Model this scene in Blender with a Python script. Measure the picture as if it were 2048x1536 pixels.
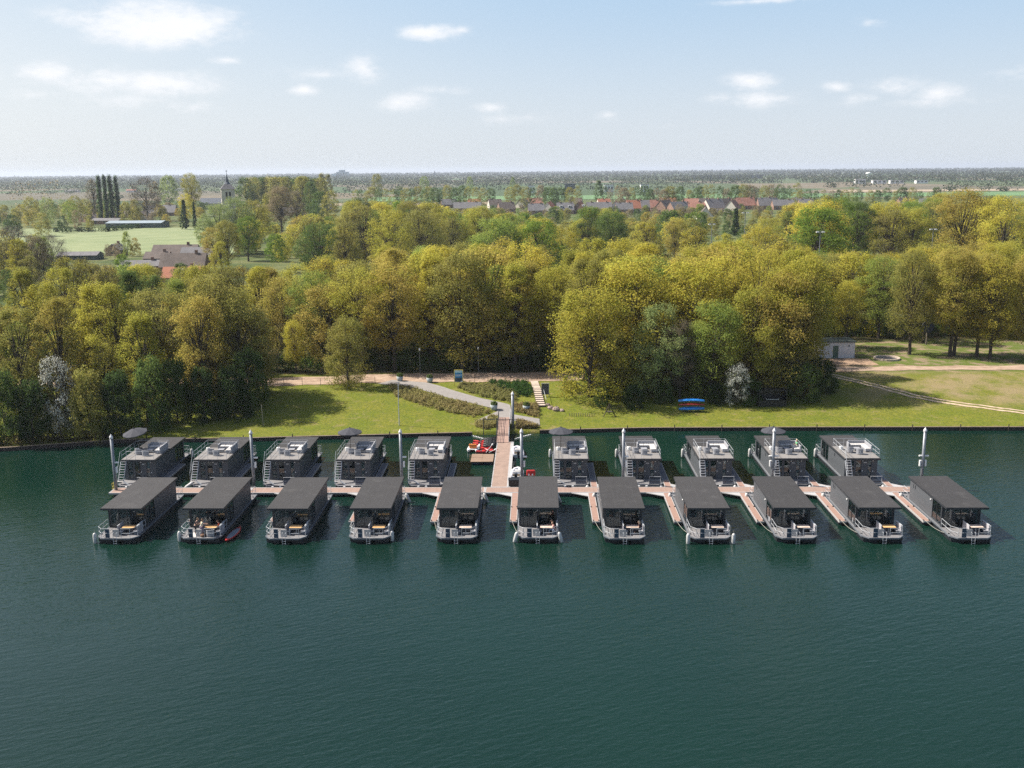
import bpy, math, random
import numpy as np
from mathutils import Vector, Matrix
for o in list(bpy.data.objects): bpy.data.objects.remove(o)
S = bpy.context.scene
COL = S.collection
R = math.radians
rng = random.Random(7)
nrg = np.random.default_rng(11)

# ---------------------------------------------------------------- camera
CAMH = 36.6
PITCH, ROLL, YAW = R(12.091), R(-0.519), R(1.402)
cd = bpy.data.cameras.new("camera"); cam = bpy.data.objects.new("camera", cd); COL.objects.link(cam)
cd.sensor_width = 36.0; cd.lens = 36.0*2000/2048; cd.clip_start = 0.5; cd.clip_end = 60000
cam.matrix_world = Matrix.Translation((0, 0, CAMH)) @ Matrix.Rotation(YAW, 4, 'Z') @ Matrix.Rotation(R(90)-PITCH, 4, 'X') @ Matrix.Rotation(ROLL, 4, 'Z')
S.camera = cam

def ray(px, py):
    u = (px-1024)/2000; v = (py-768)/2000
    c, s = math.cos(ROLL), math.sin(ROLL); u, v = c*u+s*v, -s*u+c*v
    y = math.cos(PITCH)-math.sin(PITCH)*v; z = -math.sin(PITCH)-math.cos(PITCH)*v; x = u
    c, s = math.cos(YAW), math.sin(YAW)
    return (c*x-s*y, s*x+c*y, z)
def atz(px, py, z):
    r = ray(px, py); t = (z-CAMH)/r[2]; return (t*r[0], t*r[1], z)
def aty(px, py, y):
    r = ray(px, py); t = y/r[1]; return (t*r[0], y, CAMH+t*r[2])
def pxcol(x, y, z=10):
    z = z-CAMH; c, s = math.cos(YAW), math.sin(YAW); x, y = c*x+s*y, -s*x+c*y
    fw = y*math.cos(PITCH)-z*math.sin(PITCH); up = y*math.sin(PITCH)+z*math.cos(PITCH)
    u = x/fw; v = -up/fw; c, s = math.cos(ROLL), math.sin(ROLL)
    return 1024+2000*(c*u-s*v), 768+2000*(s*u+c*v)

# ---------------------------------------------------------------- sun and sky
SUND = Vector((1.0, -0.22, -1.15)).normalized()          # the way the light travels
sl = bpy.data.lights.new("sun", 'SUN'); sl.energy = 5.0; sl.angle = R(0.55); sl.color = (1.0, 0.93, 0.83)
sun = bpy.data.objects.new("sun", sl); COL.objects.link(sun); sun.location = (-60, 4, 70)
sun.rotation_euler = SUND.to_track_quat('-Z', 'Y').to_euler()
S.view_settings.view_transform = 'Standard'; S.view_settings.look = 'None'
S.view_settings.exposure = 0.80; S.view_settings.gamma = 1.0
S.cycles.use_denoising = False
S.cycles.max_bounces = 8; S.cycles.diffuse_bounces = 3; S.cycles.glossy_bounces = 4; S.cycles.transmission_bounces = 6
S.cycles.transparent_max_bounces = 8; S.cycles.volume_bounces = 0
S.cycles.caustics_reflective = False; S.cycles.caustics_refractive = False

W = bpy.data.worlds.new("World"); S.world = W; W.use_nodes = True
wt = W.node_tree; wt.nodes.clear()
def N(t, ty, **k):
    n = t.nodes.new(ty)
    for a, b in k.items(): setattr(n, a, b)
    return n
def mth(t, op, a, b=None, c=None, clamp=False):
    n = N(t, 'ShaderNodeMath', operation=op); n.use_clamp = clamp
    for i, v in enumerate((a, b, c)):
        if v is None: continue
        if isinstance(v, (int, float)): n.inputs[i].default_value = v
        else: t.links.new(v, n.inputs[i])
    return n.outputs[0]
def mixc(t, f, a, b, mode='MIX'):
    n = N(t, 'ShaderNodeMix', data_type='RGBA', blend_type=mode)
    for i, v in ((0, f), (6, a), (7, b)):
        if isinstance(v, (int, float)): n.inputs[i].default_value = v
        elif isinstance(v, tuple): n.inputs[i].default_value = v if len(v) == 4 else (*v, 1)
        else: t.links.new(v, n.inputs[i])
    return n.outputs[2]
def ramp(t, v, lo, hi, a=0.0, b=1.0):
    n = N(t, 'ShaderNodeMapRange', interpolation_type='SMOOTHSTEP')
    t.links.new(v, n.inputs[0])
    for i, q in ((1, lo), (2, hi), (3, a), (4, b)): n.inputs[i].default_value = q
    return n.outputs[0]

SKYS = 0.085
sky = N(wt, 'ShaderNodeTexSky', sky_type='NISHITA'); sky.sun_disc = False
sky.sun_elevation = math.asin(-SUND.z); sky.sun_rotation = math.atan2(-SUND.x, -SUND.y)
sky.air_density = 1.0; sky.dust_density = 2.2; sky.ozone_density = 1.2; sky.altitude = 30
tc = N(wt, 'ShaderNodeTexCoord'); sx = N(wt, 'ShaderNodeSeparateXYZ'); wt.links.new(tc.outputs['Generated'], sx.inputs[0])
az = mth(wt, 'ARCTAN2', sx.outputs[0], sx.outputs[1]); el = mth(wt, 'ARCSINE', sx.outputs[2])
cmb = N(wt, 'ShaderNodeCombineXYZ'); wt.links.new(az, cmb.inputs[0]); wt.links.new(mth(wt, 'MULTIPLY', el, 2.2), cmb.inputs[1])
def wnoise(scale, detail, w):
    n = N(wt, 'ShaderNodeTexNoise', noise_dimensions='4D'); n.inputs['Scale'].default_value = scale; n.inputs['Detail'].default_value = detail
    n.inputs['Roughness'].default_value = 0.6; n.inputs['W'].default_value = w
    wt.links.new(cmb.outputs[0], n.inputs['Vector']); return n.outputs[0]
n1 = wnoise(26, 7, 1.3); n2 = wnoise(90, 4, 5.1)
CL = [(320,48,150,44,1.25),(170,38,90,20,.8),(100,145,70,26,.75),(200,160,110,30,.7),(340,168,110,27,.85),(385,212,55,16,.6),(250,200,150,22,.4),
 (862,66,66,17,1.05),(922,60,26,10,.6),(728,138,44,28,.8),(640,150,90,14,.45),(605,180,30,12,.85),(815,206,60,20,.85),(980,215,40,13,.7),
 (1010,238,90,14,.4),(890,180,60,10,.5),(1500,162,50,20,.9),(1520,198,80,18,.75),(1450,195,44,14,.5),(1672,173,30,13,.85),(1790,175,62,18,.7),
 (1720,198,54,15,.65),(1880,186,64,20,.6),(1840,205,140,12,.45),(2020,145,60,16,.5),(1740,45,30,12,.6),(1215,230,30,11,.5),(1530,2,120,6,.6),
 (455,120,34,8,.6),(1340,250,60,8,.3),(90,190,70,14,.5),(-150,120,120,50,.9),(2250,120,120,40,.8)]
mask = None
for (cx, cy, hw, hh, a) in CL:
    r = Vector(ray(cx, cy)).normalized(); a0 = math.atan2(r.x, r.y); e0 = math.asin(r.z)
    dx = mth(wt, 'MULTIPLY', mth(wt, 'SUBTRACT', az, a0), 2000/hw*0.85)
    dy = mth(wt, 'MULTIPLY', mth(wt, 'SUBTRACT', el, e0), 2000/hh*0.85)
    d2 = mth(wt, 'ADD', mth(wt, 'MULTIPLY', dx, dx), mth(wt, 'MULTIPLY', dy, dy))
    v = mth(wt, 'MULTIPLY', mth(wt, 'SUBTRACT', 1.15, mth(wt, 'SQRT', d2)), a)
    mask = v if mask is None else mth(wt, 'MAXIMUM', mask, v)
# a few wisps high up and behind the camera, seen only in the water
wisp = mth(wt, 'MULTIPLY', ramp(wt, wnoise(5, 6, 9.7), .50, .75), ramp(wt, el, .22, .4))
mm = mth(wt, 'ADD', mask, mth(wt, 'MULTIPLY', mth(wt, 'SUBTRACT', n1, .5), 2.3))
mm = mth(wt, 'ADD', mm, mth(wt, 'MULTIPLY', mth(wt, 'SUBTRACT', n2, .5), 1.0))
cov = mth(wt, 'MULTIPLY', ramp(wt, mm, -.05, 1.25), mth(wt, 'MULTIPLY', ramp(wt, mask, -.15, .75), .92))
cov = mth(wt, 'MAXIMUM', cov, mth(wt, 'MULTIPLY', wisp, .5))
# pale summer haze low in the sky
low = mth(wt, 'MULTIPLY', ramp(wt, el, 0.16, 0.40, 1.0, 0.0), .88)
veil = mixc(wt, ramp(wt, el, 0.0, 0.19), (5.15, 5.6, 6.05), (3.2, 4.5, 5.95))
veil = mixc(wt, mth(wt, 'MULTIPLY', ramp(wt, az, .15, -.75), ramp(wt, el, .3, .0, .35, 1.0)), veil, (5.9, 6.2, 6.4))
skyc = mixc(wt, low, sky.outputs[0], veil)
cl = mixc(wt, mth(wt, 'MULTIPLY', n2, .5), (7.2, 7.2, 7.3), (6.2, 6.4, 6.85))
skyc = mixc(wt, cov, skyc, cl)
bg = N(wt, 'ShaderNodeBackground'); bg.inputs[1].default_value = SKYS
wt.links.new(skyc, bg.inputs[0])
wo = N(wt, 'ShaderNodeOutputWorld'); wt.links.new(bg.outputs[0], wo.inputs[0])

# ---------------------------------------------------------------- materials
def mat(name, col, rough=0.6, var=0.0, scale=3.0, metal=0.0, spec=0.5, bump=0.0, col2=None, stretch=(1, 1, 1), space='Object', detail=4.0):
    m = bpy.data.materials.new(name); m.use_nodes = True; t = m.node_tree; b = t.nodes['Principled BSDF']
    b.inputs['Roughness'].default_value = rough; b.inputs['Metallic'].default_value = metal; b.inputs['Specular IOR Level'].default_value = spec
    b.inputs['Base Color'].default_value = (*col, 1)
    if var or col2 or bump:
        tc = N(t, 'ShaderNodeTexCoord'); mp = N(t, 'ShaderNodeMapping'); mp.inputs['Scale'].default_value = stretch
        t.links.new(tc.outputs[space], mp.inputs[0])
        n = N(t, 'ShaderNodeTexNoise'); n.inputs['Scale'].default_value = scale; n.inputs['Detail'].default_value = detail; n.inputs['Roughness'].default_value = .65
        t.links.new(mp.outputs[0], n.inputs['Vector'])
        f = ramp(t, n.outputs[0], .3, .7)
        a = tuple(max(0, c*(1-var)) for c in col); c2 = col2 or tuple(c*(1+var) for c in col)
        t.links.new(mixc(t, f, a if not col2 else col, c2), b.inputs['Base Color'])
        if bump:
            bp = N(t, 'ShaderNodeBump'); bp.inputs['Strength'].default_value = bump; bp.inputs['Distance'].default_value = .02
            t.links.new(n.outputs[0], bp.inputs['Height']); t.links.new(bp.outputs[0], b.inputs['Normal'])
    return m
def planks(name, col, col2, axis=0, width=.14, gap=(.03, .03, .03), rough=.7, space='Object', board=2.4):
    """boards running along one axis, each board a little different, dark joints"""
    m = bpy.data.materials.new(name); m.use_nodes = True; t = m.node_tree; b = t.nodes['Principled BSDF']; b.inputs['Roughness'].default_value = rough
    b.inputs['Specular IOR Level'].default_value = .3
    tc = N(t, 'ShaderNodeTexCoord'); s = N(t, 'ShaderNodeSeparateXYZ'); t.links.new(tc.outputs[space], s.inputs[0])
    across = s.outputs[1-axis if axis < 2 else 2]; along = s.outputs[axis if axis < 2 else 1]
    k = mth(t, 'DIVIDE', across, width); fl = mth(t, 'FLOOR', k); fr = mth(t, 'FRACT', k)
    al = mth(t, 'FLOOR', mth(t, 'ADD', mth(t, 'DIVIDE', along, board), mth(t, 'MULTIPLY', fl, .37)))
    c = N(t, 'ShaderNodeCombineXYZ'); t.links.new(fl, c.inputs[0]); t.links.new(al, c.inputs[1])
    w = N(t, 'ShaderNodeTexWhiteNoise', noise_dimensions='2D'); t.links.new(c.outputs[0], w.inputs[0])
    n = N(t, 'ShaderNodeTexNoise'); n.inputs['Scale'].default_value = 1.3; n.inputs['Detail'].default_value = 5; t.links.new(tc.outputs[space], n.inputs['Vector'])
    base = mixc(t, mth(t, 'ADD', mth(t, 'MULTIPLY', w.outputs[0], .6), mth(t, 'MULTIPLY', n.outputs[0], .4)), col, col2)
    j = mth(t, 'GREATER_THAN', mth(t, 'ABSOLUTE', mth(t, 'SUBTRACT', fr, .5)), .455)
    t.links.new(mixc(t, mth(t, 'MULTIPLY', j, .55), base, gap), b.inputs['Base Color'])
    return m
def glass(name, tint=(.02, .028, .03), alpha=.82):
    m = bpy.data.materials.new(name); m.use_nodes = True; t = m.node_tree; t.nodes.clear()
    g = N(t, 'ShaderNodeBsdfGlossy'); g.inputs['Roughness'].default_value = .02; g.inputs['Color'].default_value = (.9, .95, 1, 1)
    tr = N(t, 'ShaderNodeBsdfTransparent'); tr.inputs['Color'].default_value = (.72, .79, .81, 1)
    d = N(t, 'ShaderNodeBsdfDiffuse'); d.inputs['Color'].default_value = (*tint, 1)
    fr = N(t, 'ShaderNodeFresnel'); fr.inputs[0].default_value = 1.5
    a = N(t, 'ShaderNodeMixShader'); a.inputs[0].default_value = alpha; t.links.new(d.outputs[0], a.inputs[1]); t.links.new(tr.outputs[0], a.inputs[2])
    b = N(t, 'ShaderNodeMixShader'); t.links.new(mth(t, 'ADD', mth(t, 'MULTIPLY', fr.outputs[0], .9), .03), b.inputs[0]); t.links.new(a.outputs[0], b.inputs[1]); t.links.new(g.outputs[0], b.inputs[2])
    o = N(t, 'ShaderNodeOutputMaterial'); t.links.new(b.outputs[0], o.inputs[0]); return m
def leafmat(name, trans=.60, hue=.016, val=.17):
    m = bpy.data.materials.new(name); m.use_nodes = True; t = m.node_tree; t.nodes.clear()
    oi = N(t, 'ShaderNodeObjectInfo'); ge = N(t, 'ShaderNodeNewGeometry'); rp = ge.outputs['Random Per Island']
    tc = N(t, 'ShaderNodeTexCoord'); n = N(t, 'ShaderNodeTexNoise'); n.inputs['Scale'].default_value = .16; n.inputs['Detail'].default_value = 3
    t.links.new(tc.outputs['Object'], n.inputs['Vector'])
    h = N(t, 'ShaderNodeHueSaturation'); t.links.new(oi.outputs['Color'], h.inputs['Color'])
    r2 = mth(t, 'FRACT', mth(t, 'MULTIPLY', rp, 37.7))
    hv = mth(t, 'ADD', mth(t, 'MULTIPLY', mth(t, 'SUBTRACT', rp, .5), hue*2), mth(t, 'MULTIPLY', mth(t, 'SUBTRACT', n.outputs[0], .5), .06))
    t.links.new(mth(t, 'ADD', hv, .5), h.inputs['Hue'])
    t.links.new(mth(t, 'ADD', mth(t, 'MULTIPLY', r2, val*2), 1-val), h.inputs['Value'])
    d = N(t, 'ShaderNodeBsdfDiffuse'); t.links.new(h.outputs[0], d.inputs['Color'])
    tl = N(t, 'ShaderNodeBsdfTranslucent'); t.links.new(h.outputs[0], tl.inputs['Color'])
    mx = N(t, 'ShaderNodeMixShader'); mx.inputs[0].default_value = trans; t.links.new(d.outputs[0], mx.inputs[1]); t.links.new(tl.outputs[0], mx.inputs[2])
    o = N(t, 'ShaderNodeOutputMaterial'); t.links.new(mx.outputs[0], o.inputs[0]); return m

M = dict(
 leaf=leafmat('leaf'), blossom=leafmat('blossom', .3, .01, .15), bark=mat('bark', (.055, .043, .032), .9, .5, 4),
 bark_pale=mat('bark_pale', (.13, .11, .09), .9, .4, 4),
  cladding=planks('cladding', (.078, .086, .097), (.096, .104, .115), 2, .14, (.02, .02, .022), .5),
 frame=mat('dark_frame', (.03, .034, .04), .45), hull=mat('hull_paint', (.018, .02, .025), .4, .3, 2),
 deck=planks('deck_boards', (.175, .172, .178), (.225, .22, .222), 1, .16, (.10, .10, .10), .7), rim=mat('deck_rim', (.13, .145, .165), .5, .1, 3),
 rail=mat('rail_paint', (.44, .46, .48), .35, .05, 5), terrace=planks('terrace_tiles', (.19, .18, .172), (.24, .226, .215), 1, .9, (.17, .16, .15), .75, board=.9),
 panel=mat('dark_panel', (.035, .06, .095), .3), palepanel=mat('pale_panel', (.48, .46, .44), .6, .08, 4), backpanel=mat('bench_panel', (.40, .38, .40), .6, .06, 4),
 wood=planks('table_wood', (.62, .36, .15), (.72, .46, .22), 0, .12, (.25, .12, .05), .5), paint_table=mat('speckled_table_top', (.50, .36, .27), .6, .6, 5, col2=(.68, .58, .5)),
 darkfab=mat('dark_upholstery', (.06, .062, .068), .9, .2, 6), greyfab=mat('grey_wicker', (.27, .275, .295), .9, .12, 12), palefab=mat('pale_cushion', (.50, .485, .47), .9, .06, 5),
 parasol=mat('parasol_cloth', (.045, .047, .058), .9, .1, 3), glass=glass('tinted_glass'), curtain=mat('pale_curtain', (.40, .46, .47), .9, .25, 9, stretch=(6, 6, .2)),
 inside=mat('cabin_floor', (.12, .10, .085), .8, .2, 2), fender=mat('white_fender', (.50, .50, .49), .4, .1, 3), dock=planks('dock_boards', (.26, .175, .14), (.31, .22, .18), 1, .145, (.20, .13, .11), .8),
 dock_long=planks('finger_boards', (.27, .17, .135), (.33, .215, .175), 0, .145, (.20, .13, .11), .8), dock_grey=planks('grey_finger_boards', (.15, .15, .165), (.18, .18, .195), 0, .145, (.08, .08, .09), .8),
 alu=mat('aluminium_edge', (.41, .40, .395), .45, .08, 3), steel=mat('galvanised_steel', (.19, .205, .225), .45, .2, 2, metal=.35), cap=mat('pile_cap', (.66, .65, .64), .5),
 black=mat('black_plastic', (.012, .013, .015), .45), red=mat('red_plastic', (.48, .03, .026), .35, .1, 2), blue=mat('blue_plastic', (.02, .20, .58), .35, .12, 2),
 blueb=mat('blue_barrel', (.015, .06, .16), .4), orange=mat('orange_plastic', (.75, .25, .06), .4, .1, 2), white=mat('white_paint', (.76, .76, .74), .5, .05, 3),
 tube=mat('inflatable_tube', (.64, .62, .66), .5, .06, 3), rope=mat('rope', (.34, .33, .29), .9), raft=planks('raft_boards', (.20, .135, .095), (.30, .21, .15), 0, .3, (.12, .08, .06), .85),
 sand=mat('sand_path', (.26, .175, .12), .95, .10, .7, col2=(.40, .295, .215)), paving=planks('paving', (.21, .195, .185), (.27, .25, .235), 0, .4, (.30, .28, .26), .9, board=.6),
 step=mat('step_edge', (.46, .38, .31), .9, .15, 3), riser=mat('step_riser', (.10, .07, .055), .9), yellow=mat('yellow_frame', (.68, .55, .13), .5), pot=mat('planter_pot', (.34, .38, .39), .7, .15, 3),
 timber=mat('bank_timber', (.045, .034, .028), .9, .4, 3), dirt=mat('bare_earth', (.30, .20, .13), .95, .3, 1.2), skin=mat('skin', (.62, .38, .27), .6), hair=mat('hair', (.12, .07, .04), .8), fairhair=mat('fair_hair', (.55, .42, .28), .8),
 brick=mat('brown_brick', (.26, .16, .12), .9, .3, 1.0), brick_pale=mat('pale_render', (.62, .57, .5), .9, .1, 1), slate=mat('grey_roof_tiles', (.13, .125, .13), .8, .2, .6), browntile=mat('brown_roof_tiles', (.10, .078, .066), .85, .2, .6),
 orangetile=planks('orange_roof_tiles', (.29, .115, .068), (.36, .155, .095), 0, .35, (.28, .08, .04), .85), redbrown=mat('red_brown_tiles', (.26, .12, .085), .85, .2, .6), lightroof=mat('blue_grey_sheet_roof', (.25, .30, .33), .5, .1, .2), darkwall=mat('dark_green_cladding', (.05, .075, .08), .7, .15, .4),
 stone=mat('tower_stone', (.44, .41, .37), .9, .15, .4), spire=mat('spire_slate', (.06, .075, .10), .7, .2, .5), louvre=mat('dark_opening', (.02, .02, .022), .8), winglass=mat('window_glass', (.05, .06, .07), .15), 
)

def roofmat():
    m = bpy.data.materials.new('roofing_felt'); m.use_nodes = True; t = m.node_tree; b = t.nodes['Principled BSDF']; b.inputs['Roughness'].default_value = .85
    tc = N(t, 'ShaderNodeTexCoord'); oi = N(t, 'ShaderNodeObjectInfo'); s = N(t, 'ShaderNodeSeparateXYZ'); t.links.new(tc.outputs['Object'], s.inputs[0])
    def nz(scale, detail, rough):
        n = N(t, 'ShaderNodeTexNoise', noise_dimensions='4D'); n.inputs['Scale'].default_value = scale; n.inputs['Detail'].default_value = detail; n.inputs['Roughness'].default_value = rough
        t.links.new(tc.outputs['Object'], n.inputs['Vector']); t.links.new(mth(t, 'MULTIPLY', oi.outputs['Random'], 60), n.inputs['W']); return n.outputs[0]
    grit = nz(16, 6, .8); blot = nz(.75, 4, .6); pud = nz(.35, 3, .5)
    base = mixc(t, ramp(t, grit, .30, .70), (.016, .0155, .016), (.043, .041, .042))
    base = mixc(t, mth(t, 'MULTIPLY', ramp(t, blot, .52, .70), .45), base, (.060, .058, .057))
    base = mixc(t, mth(t, 'MULTIPLY', ramp(t, pud, .58, .66), .35), base, (.020, .0195, .020))
    seam = mth(t, 'LESS_THAN', mth(t, 'ABSOLUTE', mth(t, 'SUBTRACT', mth(t, 'FRACT', mth(t, 'ADD', mth(t, 'MULTIPLY', s.outputs[0], .95), mth(t, 'MULTIPLY', oi.outputs['Random'], 1.0))), .5)), .018)
    base = mixc(t, mth(t, 'MULTIPLY', seam, .16), base, (.09, .088, .085))
    hs = N(t, 'ShaderNodeHueSaturation'); t.links.new(base, hs.inputs['Color']); t.links.new(mth(t, 'ADD', mth(t, 'MULTIPLY', oi.outputs['Random'], .30), .86), hs.inputs['Value'])
    t.links.new(hs.outputs[0], b.inputs['Base Color']); bp = N(t, 'ShaderNodeBump'); bp.inputs['Strength'].default_value = .5; bp.inputs['Distance'].default_value = .02; t.links.new(grit, bp.inputs['Height']); t.links.new(bp.outputs[0], b.inputs['Normal']); return m
M['roof'] = roofmat()
# ---------------------------------------------------------------- mesh helpers
class MB:
    def __init__(s): s.v = []; s.f = []
    def add(s, vs, fs):
        k = len(s.v); s.v += [tuple(p) for p in vs]; s.f += [tuple(i+k for i in f) for f in fs]; return s
    def box(s, x0, x1, y0, y1, z0, z1):
        return s.add([(x0,y0,z0),(x1,y0,z0),(x1,y1,z0),(x0,y1,z0),(x0,y0,z1),(x1,y0,z1),(x1,y1,z1),(x0,y1,z1)],
              [(0,3,2,1),(4,5,6,7),(0,1,5,4),(1,2,6,5),(2,3,7,6),(3,0,4,7)])
    def prism(s, poly, z0, z1):
        n = len(poly)
        return s.add([(x,y,z0) for x,y in poly]+[(x,y,z1) for x,y in poly],
              [tuple(range(n-1,-1,-1)), tuple(range(n,2*n))]+[(i,(i+1)%n,(i+1)%n+n,i+n) for i in range(n)])
    def tube(s, pts, r, n=6, cap=True):
        pts = [Vector(p) for p in pts]; rs = r if isinstance(r, (list, tuple)) else [r]*len(pts); k = len(s.v); m = len(pts)
        for i, p in enumerate(pts):
            d = (pts[min(i+1, m-1)]-pts[max(i-1, 0)]).normalized()
            a = d.cross(Vector((0,0,1)) if abs(d.z) < .9 else Vector((1,0,0))).normalized(); b = d.cross(a)
            for j in range(n):
                t = 2*math.pi*(j+.5)/n; s.v.append(tuple(p+(a*math.cos(t)+b*math.sin(t))*rs[i]))
        for i in range(m-1):
            for j in range(n):
                s.f.append((k+i*n+j, k+i*n+(j+1)%n, k+(i+1)*n+(j+1)%n, k+(i+1)*n+j))
        if cap: s.f.append(tuple(k+j for j in range(n))[::-1]); s.f.append(tuple(k+(m-1)*n+j for j in range(n)))
        return s
    def lathe(s, prof, c=(0,0,0), n=12):
        k = len(s.v); m = len(prof)
        for (r, z) in prof:
            for j in range(n):
                t = 2*math.pi*j/n; s.v.append((c[0]+r*math.cos(t), c[1]+r*math.sin(t), c[2]+z))
        for i in range(m-1):
            for j in range(n): s.f.append((k+i*n+j, k+i*n+(j+1)%n, k+(i+1)*n+(j+1)%n, k+(i+1)*n+j))
        s.f.append(tuple(k+j for j in range(n))[::-1]); s.f.append(tuple(k+(m-1)*n+j for j in range(n)))
        return s
    def xf(s, M4): s.v = [tuple(M4 @ Vector(p)) for p in s.v]; return s
    def build(s, name, m, parent=None, loc=(0,0,0), smooth=False, bevel=0):
        me = bpy.data.meshes.new(name); me.from_pydata(s.v, [], s.f); me.update()
        o = bpy.data.objects.new(name, me); COL.objects.link(o)
        if m: me.materials.append(M[m] if isinstance(m, str) else m)
        o.location = loc
        if parent: o.parent = parent
        if smooth: me.shade_smooth()
        if bevel:
            b = o.modifiers.new('bevel', 'BEVEL'); b.width = bevel; b.segments = 2; b.limit_method = 'ANGLE'
        return o
def tag(o, label=None, cat=None, group=None, kind=None):
    if label: o['label'] = label
    if cat: o['category'] = cat
    if group: o['group'] = group
    if kind: o['kind'] = kind
    return o
def thing(name, label, cat, loc=(0,0,0), rz=0, group=None):
    o = bpy.data.objects.new(name, None); COL.objects.link(o); o.location = loc; o.rotation_euler = (0,0,rz); o.empty_display_size = .3
    return tag(o, label, cat, group)
def dup(root, loc, rz=0, label=None, group=None):
    r = root.copy(); COL.objects.link(r); r.location = loc; r.rotation_euler = (0,0,rz)
    if label: r['label'] = label
    if group: r['group'] = group
    for ch in list(root.children):
        c = ch.copy(); COL.objects.link(c); c.parent = r
        for g in list(ch.children):
            d = g.copy(); COL.objects.link(d); d.parent = c
    return r
ORD = ['first','second','third','fourth','fifth','sixth','seventh','eighth','ninth','tenth','eleventh','twelfth','thirteenth','fourteenth','fifteenth','sixteenth','seventeenth','eighteenth','nineteenth','twentieth']
def nth(i): return ORD[i] if i < len(ORD) else '%dth' % (i+1)
class Seq:
    """hands out the prototype the first time and copies after that"""
    def __init__(s, make): s.make = make; s.p = None
    def __call__(s, loc, rz=0, label=None, group=None):
        if s.p is None:
            s.p = s.make(); s.p.location = loc; s.p.rotation_euler = (0,0,rz); tag(s.p, label, None, group); return s.p
        return dup(s.p, loc, rz, label, group)
def struct(o): o['kind'] = 'structure'; return o

# ---------------------------------------------------------------- terrain
SH = [(-4000,120),(-400,120),(-150,126),(-90,128),(-72.5,128.8),(-57,133.2),(-40,133.6),(-35.7,134.1),(-19,135.5),(-8,136.4),(1.3,137.5),(16,138.7),(40,138.7),(68,138.5),(150,138),(4000,138)]
PN = [(-4000,158),(-44,158.5),(-26,161),(-10,161.2),(3,161.5),(25,165),(50,168.6),(68,169.6),(85,169.2),(4000,168)]
PF = [(-4000,164.5),(-44,165),(-26,168),(-10,168.6),(3,168.8),(25,170),(50,172.4),(68,173.0),(85,173.2),(4000,172)]
def interp(tab, x): return float(np.interp(x, [p[0] for p in tab], [p[1] for p in tab]))
def ss(t): t = min(1, max(0, t)); return t*t*(3-2*t)
def hgt(x, y):
    t = y-interp(SH, x)
    if y > 900 or abs(x) > 900: return 2.4-(x*x+y*y)/1.274e7
    if t < 0: return -2.5 if t < -.4 else -2.5+2.95*(t+.4)/.4
    w = interp(PN, x)-interp(SH, x)
    z = .45+1.95*ss((t-1)/(w-1.5))
    return z+.12*math.sin(x*.21+y*.13)*math.sin(y*.17-x*.07)*min(1, t/8)*(1 if t < w-4 else 0.15)
xs = np.concatenate([-np.geomspace(16000, 105, 26), np.arange(-100, 100.1, 1.6), np.geomspace(105, 16000, 26)])
ys = np.concatenate([[-600, -200, 60, 110, 118], np.arange(122, 126, 1.0), np.arange(126, 142, .4), np.arange(142, 186, 1.2), np.geomspace(187, 27000, 90)])
gv = [(float(x), float(y), hgt(float(x), float(y))) for y in ys for x in xs]
nx = len(xs)
gf = [(j*nx+i, j*nx+i+1, (j+1)*nx+i+1, (j+1)*nx+i) for j in range(len(ys)-1) for i in range(nx-1)]
gm = bpy.data.materials.new('ground'); gm.use_nodes = True; t = gm.node_tree; b = t.nodes['Principled BSDF']; b.inputs['Roughness'].default_value = .95; b.inputs['Specular IOR Level'].default_value = .15
tc = N(t, 'ShaderNodeTexCoord'); sp = N(t, 'ShaderNodeSeparateXYZ'); t.links.new(tc.outputs['Object'], sp.inputs[0])
def noi(t, src, scale, detail=5, rough=.6):
    n = N(t, 'ShaderNodeTexNoise'); n.inputs['Scale'].default_value = scale; n.inputs['Detail'].default_value = detail; n.inputs['Roughness'].default_value = rough
    t.links.new(src, n.inputs['Vector']); return n.outputs[0]
o3 = tc.outputs['Object']
lawn = mixc(t, ramp(t, noi(t, o3, .25), .35, .65), (.140, .165, .014), (.190, .185, .024))
lawn = mixc(t, ramp(t, noi(t, o3, 2.6, 8, .8), .38, .66), lawn, (.075, .098, .016))
dry = mth(t, 'MULTIPLY', ramp(t, noi(t, o3, .16, 5, .65), .38, .62), ramp(t, sp.outputs[0], 40, 62))
dry = mth(t, 'MULTIPLY', dry, ramp(t, sp.outputs[1], 146, 154))
lawn = mixc(t, mth(t, 'MULTIPLY', dry, .7), lawn, (.29, .21, .13))
lawn = mixc(t, mth(t, 'MULTIPLY', ramp(t, noi(t, o3, .55, 6, .7), .53, .68), .6), lawn, (.235, .185, .085))
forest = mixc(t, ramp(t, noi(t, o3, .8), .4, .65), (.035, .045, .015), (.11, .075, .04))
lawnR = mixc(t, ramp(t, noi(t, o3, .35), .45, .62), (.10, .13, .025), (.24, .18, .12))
mr = mth(t, 'MULTIPLY', ramp(t, sp.outputs[0], 54, 60), ramp(t, sp.outputs[1], 197, 203, 1, 0))
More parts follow.
